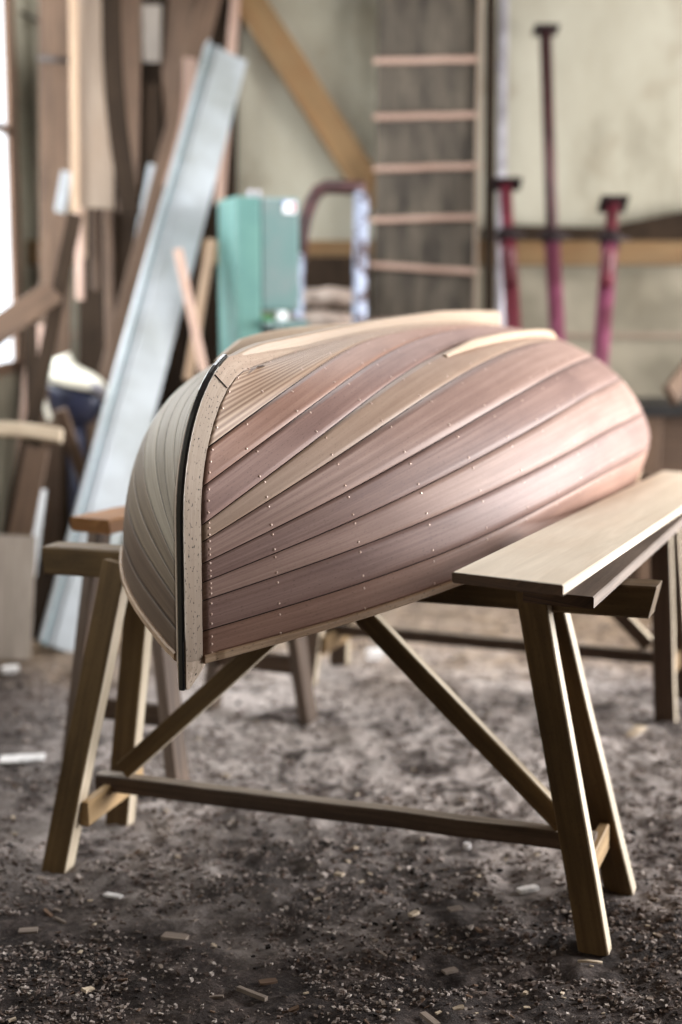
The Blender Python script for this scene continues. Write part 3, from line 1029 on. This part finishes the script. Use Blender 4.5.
board('post', ext(at(491, 0, RY), at(489, 295, RY), 3.1), ext(at(491, 0, RY), at(489, 295, RY), 0), .05, .04, M['dark_brown'], 'dark upright post between the battened ramp and the steel pipe', 'post')
b = MB()
a, c = ext(at(503.5, 0, RY), at(501.5, 200, RY), 3.1), ext(at(503.5, 0, RY), at(501.5, 200, RY), 0.0)
b.tube([a, a.lerp(c, .5), c], .022, 14)
b.tube([at(501.5, 66, RY) + Vector((0, 0, .01)), at(501.5, 66, RY) - Vector((0, 0, .01))], .025, 14)
tag(recentre(b.build('steel_pipe', M['steel'])), 'slim pale steel pipe upright on the back wall beside the dark post', 'pipe')


# adjustable steel props
def prop(head, collar, low, Yh, Yc, Yl, hw, label, outer, inner, tilt_plate=0.0):
    h, c = at(*head, Yh), at(*collar, Yc)
    l = at(*low, Yl)
    d = (l - c).normalized()
    foot = c + d * (c.z / -d.z)
    root = thing('steel_prop', foot, label, 'prop', 'adjustable steel props leaning by the back wall')
    b = MB(); b.tube([c - (h - c).normalized() * .25, h], .029, 14); b.build('inner_tube', inner, root)
    b = MB(); b.tube([foot + Vector((0, 0, .008)), c], .038, 16); b.build('outer_tube', outer, root)
    ax = (h - c).normalized()
    b = MB(); b.bar(h + Vector((-hw, 0, .004)), h + Vector((hw, 0, .004)), .13, .012, ax); b.build('head_plate', M['prop_plate'], root)
    b = MB(); b.bar(foot + Vector((-.05, 0, .006)), foot + Vector((.05, 0, .006)), .10, .01); b.build('base_plate', M['prop_plate'], root)
    b = MB(); b.tube([c - ax * .03, c + ax * .03], .047, 14)
    col = b.build('collar_nut', M['prop_plate'], root)
    b = MB(); b.tube([c + Vector((-.09, -.04, .0)), c + Vector((.0, -.05, .01)), c + Vector((.08, -.04, .0))], .009, 8)
    b.build('handle', M['prop_plate'], col)
    return root


prop((505.5, 185), (508, 236), (513, 325), 7.3, 7.2, 7.1, .075, 'dark red steel prop next to the battened ramp, shorter, head plate below the pipe', M['prop_red'], M['prop_red'])
prop((545.5, 31), (552, 237), (557, 333), 7.42, 7.2, 7.1, .06, 'tallest steel prop, long brown inner tube above a magenta outer tube', M['prop_magenta'], M['prop_dark'])
prop((613, 205), (610, 240), (601, 355), 7.0, 6.9, 6.7, .065, 'magenta steel prop leaning outward, apart on the far side of the tallest prop', M['prop_magenta'], M['prop_red'])

# workbench end behind the stern
wb = thing('workbench', (2.0, 6.6, 0), 'brown workbench with a dark top edge, just beyond the dinghy stern', 'workbench')
bz = at(665, 411, 6.35).z
bx0 = at(638, 411, 6.35).x
b = MB(); b.bar((bx0, 6.62, bz), (XR - .3, 6.62, bz), .6, .045); b.build('bench_top', M['black'], wb)
for x in (bx0 + .06, XR - .4):
    for y in (6.38, 6.86):
        b = MB(); b.bar((x, y, 0), (x, y, bz - .024), .08, .08, (0, 1, 0)); b.build('leg', M['brown'], wb)
b = MB(); b.prism([(bx0 + .11, .12), (XR - .45, .12), (XR - .45, bz - .025), (bx0 + .11, bz - .025)], (0, 6.40, 0), (1, 0, 0), (0, 0, 1), (0, .025, 0)); b.build('front_panel', M['brown'], wb)
board('board', (at(700, 355, 6.8)), (at(670, 396, 6.3)), .09, .03, M['brown'], 'brown board propped slanting on the workbench top', 'board')

# teal bandsaw
BY = 6.25
bs_c = at(255, 300, BY); bs_c.z = 0
bs = thing('bandsaw', bs_c, 'teal painted bandsaw cabinet standing between leaning boards and the tube frame', 'machine')
rot = math.radians(20)
ex = Vector((math.cos(rot), math.sin(rot) * -1, 0)); ey = Vector((math.sin(rot), math.cos(rot), 0)); ez = Vector((0, 0, 1))
ex = Vector((math.cos(rot), math.sin(rot), 0)); ey = Vector((-math.sin(rot), math.cos(rot), 0))
k1 = at(237, 250, BY); o0 = Vector((k1.x, BY, 0))              # the front vertical arris
wf_ = (at(301, 250, BY + .1).x - k1.x) / ex.x
zt = at(250, 196, BY).z; zm = at(280, 311, BY).z; zs_ = at(280, 321, BY).z; zo = at(280, 350, BY).z - .1
dl = .30


def bbox(mb, x0, x1, y0, y1, z0, z1, q=.008, mi=0):
    r = [(x0 + q, y0), (x1 - q, y0), (x1, y0 + q), (x1, y1 - q), (x1 - q, y1), (x0 + q, y1), (x0, y1 - q), (x0, y0 + q)]
    def pt(x, y, z): return o0 + ex * x + ey * y + ez * z
    cx, cy = (x0 + x1) / 2, (y0 + y1) / 2
    def ring(z, ins): return [pt(cx + (x - cx) * (1 - ins / max(x1 - x0, .01) * 2), cy + (y - cy) * (1 - ins / max(y1 - y0, .01) * 2), z) for x, y in r]
    mb.loft([ring(z0, q * .5), ring(z0 + q, 0), ring(z1 - q, 0), ring(z1, q * .5)], mi=mi)


xs0, xs1 = -.0, .105
b = MB(); bbox(b, 0, xs1, 0, dl, 0, zt); b.build('column', M['teal'], bs)
b = MB(); bbox(b, xs1 + .001, wf_, .012, dl, zm, zt, .012); b.build('wheel_cover', M['teal_worn'], bs)
b = MB(); bbox(b, xs1 + .001, wf_ + .015, -.06, dl, zs_ - .03, zs_); b.build('table', M['teal_worn'], bs)
b = MB(); bbox(b, xs1 + .001, wf_, 0, dl, 0, zo); b.build('lower_cabinet', M['teal'], bs)
b = MB(); bbox(b, xs1 + .02, wf_ - .02, .12, .15, zo, zs_ - .031, .004); b.build('back_plate', M['black'], bs)
b = MB(); bbox(b, xs1 + .075, xs1 + .12, .02, .05, zs_, zm, .004); b.build('blade_guide', M['white_paint'], bs)
b = MB(); bbox(b, xs1 + .01, xs1 + .07, .03, .06, zs_, zs_ + .022, .004); b.build('fence_block', M['green'], bs)
b = MB(); bbox(b, wf_ - .075, wf_ - .02, .006, .012, zt - .065, zt - .015, .001); st = b.build('label_plate', M['white_label'], bs)
b = MB(); bbox(b, wf_ - .04, wf_ - .026, .003, .0061, zt - .055, zt - .025, .001); b.build('label_spot', M['red_label'], st)
b = MB()
for dx in (.09, .125):
    c = o0 + ex * dx + ey * .1 + ez * (zt)
    b.tube([c, c + ez * .03, c + ez * .035], [.011, .011, .004], 10)
b.build('tension_knob', M['steel'], bs)
b = MB(); b.tube([o0 + ex * (xs1 + .1) + ey * .07 + ez * (zo + .0), o0 + ex * (xs1 + .1) + ey * .07 + ez * (zs_ - .031)], .012, 8); b.build('blade_post', M['white_paint'], bs)

# bent tube frame
FY = 6.75
ft = thing('tube_frame', (at(334, 250, FY).x, FY, 0), 'bent steel tube frame with chipped pale paint beside the teal bandsaw', 'frame')
P = [at(300, 262, FY + .02), at(302, 238, FY), at(306, 217, FY), at(312, 201, FY), at(318, 191, FY), at(326, 187, FY), at(345, 187, FY), at(365, 188, FY)]
b = MB(); b.tube(P, .031, 12); b.build('top_bow', M['rust_tube'], ft)
b = MB(); x_ = at(359, 190, FY); b.tube([Vector((x_.x, FY, 0.0)), Vector((x_.x, FY, x_.z * .5)), Vector((x_.x + .01, FY, x_.z - .01))], .034, 12); b.build('leg', M['worn_tube'], ft)
b = MB(); x2 = at(299, 258, FY); b.tube([Vector((x2.x - .03, FY + .02, 0)), x2 + Vector((0, 0, .02))], .025, 12); b.build('leg', M['worn_tube'], ft)
b = MB(); b.tube([Vector((x2.x - .02, FY, .75)), Vector((x_.x, FY, .75))], .018, 10); b.build('cross_tube', M['rust_tube'], ft)

# dark sheet under the girt and pale sacks behind the frame
board('board', at(333, 257, 7.4), Vector((at(333, 300, 7.2).x, 7.15, 0)), .36, .02, M['dark_brown'], 'wide dark board leaning low behind the tube frame', 'board')
for k, (px, py, sx, sz) in enumerate(((322, 322, .15, .05), (330, 303, .14, .045))):
    c = at(px, py, 6.98) + Vector((0, 0, .004 + .022 * k))
    b = MB(); rings = []
    for j in range(13):
        t = -1 + 2 * j / 12
        r_ = (1 - abs(t)**4)**.5 * .92 + .08
        rings.append([c + Vector((t * sx, math.cos(a) * .11 * r_ * (1 + .06 * math.sin(5 * t + k)), math.sin(a) * sz * r_ * (1 + .1 * math.sin(7 * t + a)))) for a in [2 * math.pi * q / 16 for q in range(16)]])
    b.loft(rings, smooth=True)
    tag(recentre(b.build('sack', M['sack'])), ('lower' if k == 0 else 'upper') + ' pale grey sack in the heap behind the tube frame', 'sack', 'sacks behind the tube frame')
b = MB()
c = at(322, 322, 6.98)
b.bar((c.x - .16, 6.98, (c.z - .062) / 2), (c.x + .17, 6.98, (c.z - .062) / 2), .22, c.z - .064, (0, 0, 1))
tag(recentre(b.build('crate', M['dark_brown'])), 'dark wooden box under the pale sacks', 'crate')

# ------------------------------------------------------------------ the clutter of leaning timber by the window
LT = 'boards and poles leaning in the corner by the window'
# long white panel with two ribs
wp_t, wp_f = at(225, 54, 7.15), at_z(63, 652, 0)
wp = thing('panel', wp_f, 'long white ribbed panel leaning from the floor to the back wall', 'panel')
ax = (wp_t - wp_f).normalized(); fc = Vector((.42, -1, .2)); fc = (fc - ax * fc.dot(ax)).normalized(); sd = ax.cross(fc)
if sd.x < 0:
    sd = -sd
LW = (wp_t - wp_f).length


def strip(x0, x1, y0, y1, name, mat, par):
    b = MB(); rings = []
    for k in range(7):
        c = wp_f + ax * (LW * k / 6)
        rings.append([c + sd * x + fc * y for x, y in ((x0, y0), (x1, y0), (x1, y1), (x0, y1))])
    b.loft(rings); return b.build(name, mat, par)


strip(-.072, .105, 0, .02, 'sheet', M['panel_white'], wp)
strip(-.103, -.088, -.005, .04, 'edge_lip', M['panel_white'], wp)
strip(-.088, -.0725, 0, .012, 'groove', M['teal_line'], wp)
strip(-.048, -.036, .0205, .032, 'rib', M['panel_white'], wp)

B = board
B('board', at(54, -25, 7.3), Vector((at(54, 330, 7.2).x, 7.1, 0)), .145, .025, M['brown'], 'dull brown board standing next to the window reveal', group=LT, face=(.2, -1, 0), seg=4)
bt = B('board', at(93, -30, 6.7), at(96, 208, 6.6), .155, .022, M['beige'], 'broad beige board hung with its square end above the thin sticks', group=LT, face=(.3, -1, 0))
B('board', at(73, -30, 6.62), at(76, 212, 6.55), .035, .03, M['tan'], 'pale narrow batten along the edge of the broad beige board', group=LT)
B('board', at(112, -30, 6.66), at(131, 214, 6.5), .085, .025, M['dark_brown'], 'dark warped board overlapping the broad beige board', group=LT, curve=-.03)
B('board', at(131, -30, 6.9), at(128, 212, 6.7), .09, .03, M['brown'], 'brown plank just behind the dark warped board', group=LT)
B('panel', at(176, -30, 7.585), Vector((at(168, 300, 7.5).x, 7.57, 0)), .62, .012, M['dark_brown'], 'wide dark sheet flat against the wall deep in the corner', 'panel', group=LT)  # dark sheet added for the shadow behind the leaning boards
B('board', at(152, 5, 7.45), at(152, 62, 7.45), .085, .02, M['greyboard'], 'short pale board end high up in the dark corner', group=LT, taper=1.1)
B('timber', at(189, -30, 7.50), at(183, 165, 7.48), .12, .05, M['brown'], 'curved brown boat timber hanging high beside the white panel', 'timber', group=LT, curve=-.05, taper=1.2)
B('timber', at(190, 60, 7.25), at(170, 185, 7.05), .06, .04, M['pinkish'], 'slim reddish timber just under the curved brown timber', 'timber', group=LT, curve=.03)
B('board', at(217, -25, 7.44), Vector((-1.335, 6.75, 0)), .10, .03, M['brown'], 'brown plank leaning parallel above the white panel', group=LT, face=(.3, -1, .2))
B('pole', at(237, -20, 7.52), at(219, 205, 7.49), .045, .035, M['pinkish'], 'slim pale pole above the teal bandsaw corner', 'pole', group=LT)
B('board', at(154, 165, 7.33), at(140, 242, 7.27), .05, .02, M['panel_white'], 'short white painted strip showing in the dark corner', group=LT)
B('stick', at(178, 250, 6.25), at(204, 372, 6.1), .036, .03, M['pinkish'], 'pale stick leaning crosswise behind the white panel, top toward the corner', 'stick', group=LT)
B('stick', at(212, 240, 6.4), at(188, 380, 6.25), .04, .03, M['tan'], 'tan stick crossing in front of the pale one, beside the bandsaw', 'stick', group=LT)
for (a, c, wv, mt, lb) in (((77, -30, 6.80), (80, 300, 6.68), .035, 'pinkish', 'thin pale stick ending highest under the batten'),
                           ((83, -30, 6.86), (84, 258, 6.78), .022, 'tan', 'short thin lath beside the pale stick under the beige board'),
                           ((95, -30, 6.90), (96, 290, 6.82), .035, 'brown', 'brown stick hanging in the middle under the beige board'),
                           ((104, -30, 6.90), (111, 390, 6.66), .04, 'brown', 'long brown stick under the edge of the beige board')):
    B('stick', at(*a), at(*c), wv, .02, M[mt], lb, 'stick', group=LT)
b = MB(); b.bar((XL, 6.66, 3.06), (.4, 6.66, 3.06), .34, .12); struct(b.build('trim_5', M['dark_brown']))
# white board corner in the gap
B('board', at(67, 172, 6.9), at(60, 212, 6.85), .05, .015, M['panel_white'], 'small white board corner beside the pale batten', group=LT, face=(.2, -1, 0))
# slanting pieces low by the window
B('board', at(52, 292, 6.1), at(-30, 350, 5.6), .10, .035, M['brown'], 'brown board slanting across the window bottom', group=LT)
B('stick', at(75, 215, 6.25), Vector((-1.40, 5.75, 0)), .06, .03, M['dark_brown'], 'dark stick leaning steeply past the window corner', 'stick', group=LT)
B('board', at(40, 325, 6.75), Vector((at(8, 470, 6.5).x, 6.5, 0)), .09, .035, M['pinkish'], 'reddish plank leaning below the slanting board', group=LT)
B('board', at(30, 300, 6.3), Vector((at(42, 420, 6.2).x, 6.0, 0)), .05, .03, M['dark_brown'], 'dark narrow upright behind the slanting board', group=LT)
B('board', at(38, 448, 5.75), Vector((at(8, 520, 5.7).x - .02, 5.55, .0)), .09, .03, M['brown'], 'short brown plank under the pale timber end', group=LT)
B('board', at(92, 500, 6.0), at(60, 410, 5.9), .05, .03, M['brown'], 'brown stick leaning under the dark machine', group=LT)
B('board', at(36, 490, 5.9), Vector((at(30, 560, 5.8).x, 5.7, .25)), .085, .015, M['white_paint'], 'white board scrap leaning over the grey panel', group=LT)
B('panel', at(4, 535, 5.5), Vector((at(0, 660, 5.4).x, 5.36, 0)), .24, .02, M['greyboard'], 'grey panel leaning low by the floor under the window', 'panel', group=LT, face=(.25, -1, .1))
B('board', at(52, 560, 5.85), Vector((at(40, 640, 5.8).x, 5.7, 0)), .16, .03, M['dark_brown'], 'dark short board between the grey panel and the white panel', group=LT)
B('timber', Vector((at(62, 436, 5.5).x, 5.5, at(62, 436, 5.5).z)), at(-25, 430, 5.5), .05, .045, M['chip_pale'], 'pale weathered timber end poking out level below the machine', 'timber', group=LT, curve=-.012, face=(0, -1, .3))
# dark filler boards added to stand in for the deep corner's shade
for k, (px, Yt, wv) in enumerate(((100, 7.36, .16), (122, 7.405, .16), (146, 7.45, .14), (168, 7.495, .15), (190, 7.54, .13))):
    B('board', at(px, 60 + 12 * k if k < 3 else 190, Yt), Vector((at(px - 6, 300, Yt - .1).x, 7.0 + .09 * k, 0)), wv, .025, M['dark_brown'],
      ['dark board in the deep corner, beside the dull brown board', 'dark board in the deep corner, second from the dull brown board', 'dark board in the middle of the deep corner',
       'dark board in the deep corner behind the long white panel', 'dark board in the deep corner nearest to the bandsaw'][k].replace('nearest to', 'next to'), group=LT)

# machine with a white hood and dark body
EY = 6.45
mc = at(73, 385, EY)
mt = thing('engine', (mc.x, EY, 0), 'dark engine with a rounded white hood on a stand under the window corner', 'machine')
b = MB(); rings = []
for j in range(9):
    t = j / 8
    rr = [1.0, 1.03, 1.02, .98, .90, .78, .6, .36, .08][j]
    z = at(75, 386, EY).z + .115 * t
    rings.append([Vector((mc.x + math.cos(a) * .142 * rr, EY + math.sin(a) * .10 * rr, z + (math.cos(a) * -.03 + .0))) for a in [2 * math.pi * q / 24 for q in range(24)]])
b.loft(rings, smooth=True); b.build('hood', M['machine_white'], mt)
b = MB(); rings = []
for z, r1 in ((.0, .115), (-.03, .12), (-.09, .115), (-.14, .09), (-.17, .05)):
    rings.append([Vector((mc.x + .012 + math.cos(a) * r1, EY + math.sin(a) * r1 * .75, at(75, 386, EY).z + z + (-.03 * math.cos(a) if z > -.02 else 0))) for a in [2 * math.pi * q / 20 for q in range(20)]])
b.loft(rings, smooth=True); b.build('body', M['machine_dark'], mt)
b = MB(); zb = at(75, 386, EY).z - .16
b.tube([(mc.x + .01, EY, zb + .01), (mc.x + .01, EY, .25), (mc.x + .02, EY - .02, .06)], [.04, .035, .03], 12); b.build('shaft', M['machine_dark'], mt)
for q in (-1, 1):
    b = MB(); b.bar((mc.x + q * .07, EY + .04, 0), (mc.x + q * .03, EY + .02, zb + .02), .04, .04, (0, 1, 0)); b.build('stand_leg', M['dark_brown'], mt)
b = MB(); b.tube([(mc.x + .13, EY - .08, zb + .12), (mc.x + .14, EY - .1, zb + .15), (mc.x + .1, EY - .11, zb + .17)], .02, 8); b.build('cap', M['steel'], mt)
b = MB(); b.bar((mc.x - .115, EY - .1, zb + .12), (mc.x - .085, EY - .1, zb + .02), .02, .03, (0, 1, 0)); b.build('lever', M['machine_white'], mt)

# cable and peg on the wall by the window
b = MB(); b.tube([at(4, 5, 7.50), at(20, 12, 7.53), at(40, 22, 7.55), at(70, 33, 7.56), at(95, 40, 7.57)], .009, 8)
tag(b.build('cable', M['cable']), 'thin dark cable sagging across the wall above the dull brown board', 'cable')
b = MB(); b.tube([at(38, 58, 7.2), at(70, 61, 7.18)], .014, 8)
tag(b.build('peg', M['cable']), 'short dark rod level across the dull brown board', 'rod')

# ------------------------------------------------------------------ scraps on the dirt
SCRAPS = []


def chip(px, py, L_, W_, T_, rotz, mat, name, label, cat, group=None, bend=0.0, tilt=.08):
    p = at_z(px, py, .004)
    d = Vector((math.cos(rotz), math.sin(rotz), 0)); n = Vector((-d.y, d.x, 0))
    b = MB(); rings = []
    zf = max(floor_h(p.x + d.x * L_ * q, p.y + d.y * L_ * q) for q in (-.3, 0, .3)) - .002
    m = 5
    tl_ = random.uniform(-tilt, tilt)
    for k in range(m + 1):
        t = k / m - .5
        wv = W_ * (1 - .5 * abs(t) * random.random())
        x = p.x + d.x * t * L_; y = p.y + d.y * t * L_
        c = Vector((x, y, zf + T_ * .5 + .001 + (t + .5) * abs(tl_) * L_ * .4 + bend * (1 - 4 * t * t)))
        c += n * bend * (4 * t * t) * 1.5
        rings.append([c + n * a + Vector((0, 0, 1)) * h for a, h in ((-wv / 2, -T_ / 2), (wv / 2, -T_ / 2), (wv / 2, T_ / 2), (-wv / 2 * .9, T_ / 2))])
    b.loft(rings)
    SCRAPS.append((p.x, p.y))
    return tag(recentre(b.build(name, mat)), label, cat, group)


G1 = 'larger scraps on the dirt floor'
chip(528, 887, .05, .024, .008, .5, M['paper'], 'offcut', 'clean white offcut lying inside the feet of the front sawhorse', 'offcut', G1)
chip(175, 930, .055, .03, .008, -.3, M['chip_grey'], 'offcut', 'grey square chip on the dark dirt in front of the sawhorse stretcher', 'offcut', G1)
chip(28, 923, .04, .025, .006, .1, M['chip_grey'], 'offcut', 'small grey chip out by itself near the splayed front leg', 'offcut', G1)
chip(113, 890, .045, .02, .004, -.5, M['paper'], 'paper_scrap', 'crumpled white scrap close to the dark front leg', 'scrap', G1)
chip(22, 757, .13, .07, .004, .1, M['paper'], 'paper_scrap', 'large white paper scrap below the grey panel', 'scrap', G1)
chip(10, 670, .06, .04, .02, .4, M['paper'], 'paper_scrap', 'white lump of paper by the long white panel', 'scrap', G1)
chip(640, 728, .11, .035, .003, 1.1, M['chip_pale'], 'shaving', 'pale curled shaving between the two sawhorses', 'shaving', G1, bend=.012)
chip(252, 988, .075, .010, .008, -.7, M['chip_grey'], 'splinter', 'grey forked splinter on the darkest dirt', 'splinter', G1)
chip(430, 1014, .055, .014, .007, -1.1, M['chip_grey'], 'splinter', 'pale splinter pointing away under the stretcher side', 'splinter', G1)
chip(60, 912, .04, .006, .005, -.8, M['chip_grey'], 'splinter', 'thin splinter near the small grey chip', 'splinter', G1)
chip(268, 976, .035, .02, .004, .3, M['chip_brown'], 'offcut', 'rounded brown chip beside the forked splinter', 'offcut', G1)
chip(467, 846, .016, .014, .014, .3, M['paper'], 'pebble', 'little white pebble behind the stretcher', 'pebble', G1)
chip(375, 657, .06, .045, .035, .3, M['paper'], 'pebble', 'pale stone on the dirt under the hull', 'stone', G1)
chip(322, 652, .09, .05, .05, .2, M['chip_pale'], 'offcut', 'pale block end under the hull between sawhorse legs', 'offcut', G1)
chip(455, 908, .03, .02, .004, .4, M['chip_grey'], 'offcut', 'grey flat chip midway along under the stretcher', 'offcut', G1)
chip(590, 957, .05, .008, .003, -.2, M['chip_pale'], 'shaving', 'pale thin shaving at the foot of the brightly edged leg', 'shaving', G1, bend=.006)
chip(450, 962, .03, .018, .005, .5, M['chip_grey'], 'offcut', 'square grey chip on the dirt in front of the stretcher middle', 'offcut', G1)
chip(352, 668, .03, .02, .01, .0, M['green'], 'leaf', 'small green leaf under the boat', 'leaf', G1) if False else None

protos = []
for k in range(6):
    b = MB(); rings = []
    L_, W_ = random.uniform(.5, 1.0), random.uniform(.16, .5)
    for j in range(4):
        t = j / 3 - .5; wv = W_ * random.uniform(.6, 1.0)
        rings.append([Vector((t * L_, y, z + .1 * t * (k % 3))) for y, z in ((-wv / 2, 0), (wv / 2, 0), (wv / 2 * .9, .14), (-wv / 2 * .9, .14))])
    b.loft(rings)
    o = b.build('wood_chip', [M['chip_pale'], M['chip_grey'], M['chip_brown']][k % 3])
    tag(o, ['small pale wood chip scattered on the dark dirt floor', 'small grey wood chip scattered on the dark dirt floor', 'small brown wood chip scattered on the dark dirt floor'][k % 3], 'chip',
        ['pale chips on the dirt', 'grey chips on the dirt', 'brown chips on the dirt'][k % 3])
    protos.append(o)
pool = [0, 1, 2, 3, 4, 5]
made = [0] * 6
for k in range(230):
    j = random.choice(pool)
    px, py = random.uniform(5, 677), 660 + 360 * random.random()**.8
    p = at_z(px, py, 0)
    if p.y > 5 or (abs(p.x + .17) < .05):
        continue
    src = protos[j]
    o = src if made[j] == 0 else src.copy()
    if made[j]:
        COL.objects.link(o)
    made[j] += 1
    sc_ = random.uniform(.010, .024) if random.random() < .75 else random.uniform(.024, .042)
    o.location = (p.x, p.y, floor_h(p.x, p.y) + .001)
    o.rotation_euler = (random.uniform(-.15, .15), random.uniform(-.2, .2), random.uniform(0, 6.3))
    o.scale = (sc_, sc_, sc_)

# fine litter of shavings and crumbs: one object, nobody could count it
vs, fs, mi = [], [], []
for k in range(22000):
    px, py = random.uniform(-20, 700), 615 + 430 * random.random()**.75
    p = at_z(px, py, 0)
    if p.y > 6.3:
        continue
    if mnoise.noise(Vector((p.x * 2.2, p.y * 2.2, 3))) < -.12 and random.random() < .7:
        continue
    s = random.uniform(.0015, .0065) * random.uniform(.6, 1.15) * (1 + .25 * (p.y - 2.6)); a = random.uniform(0, 6.3); asp = random.uniform(.25, .9)
    d = Vector((math.cos(a), math.sin(a), random.uniform(-.4, .4))) * s; n = Vector((-math.sin(a), math.cos(a), random.uniform(-.4, .4))) * s * asp
    if p.x < wp_f.x + .22 and p.y > wp_f.y - .18:
        continue
    if any(abs(p.x - q[0]) < .055 and abs(p.y - q[1]) < .055 for q in FEET) or p.y > 5.25 + .3 and p.x < -.7:
        continue
    if any(abs(p.x - q[0]) < .06 and abs(p.y - q[1]) < .06 for q in SCRAPS):
        continue
    c = Vector((p.x, p.y, floor_h(p.x, p.y) + s * .35)); b0 = len(vs)
    h = Vector((0, 0, s * random.uniform(.15, .6)))
    top = [c + d + h * .6, c + n + h, c - d + h * .7, c - n + h]
    bot = [c + d * .9 - h, c + n * .9 - h, c - d - h, c - n - h]
    vs += [tuple(q) for q in top + bot]
    fs += [[b0, b0 + 1, b0 + 2, b0 + 3]] + [[b0 + i, b0 + 4 + i, b0 + 4 + (i + 1) % 4, b0 + (i + 1) % 4] for i in range(4)]
    m_ = random.choices((0, 1, 2, 3), (1.6, 4.5, 4, 1.6))[0]
    mi += [m_] * 5
me = bpy.data.meshes.new('litter'); me.from_pydata(vs, [], fs)
for m_ in (plain('crumb_pale', (188, 176, 168), .8), plain('crumb_grey', (150, 137, 130), .85), plain('crumb_brown', (96, 80, 72), .85), plain('crumb_dark', (36, 28, 26), .9)):
    me.materials.append(m_)
me.polygons.foreach_set('material_index', mi); me.update()
o = bpy.data.objects.new('wood_litter', me); COL.objects.link(o)
tag(o, 'fine litter of shavings, crumbs and sawdust over the dirt floor', 'litter', None, 'stuff')
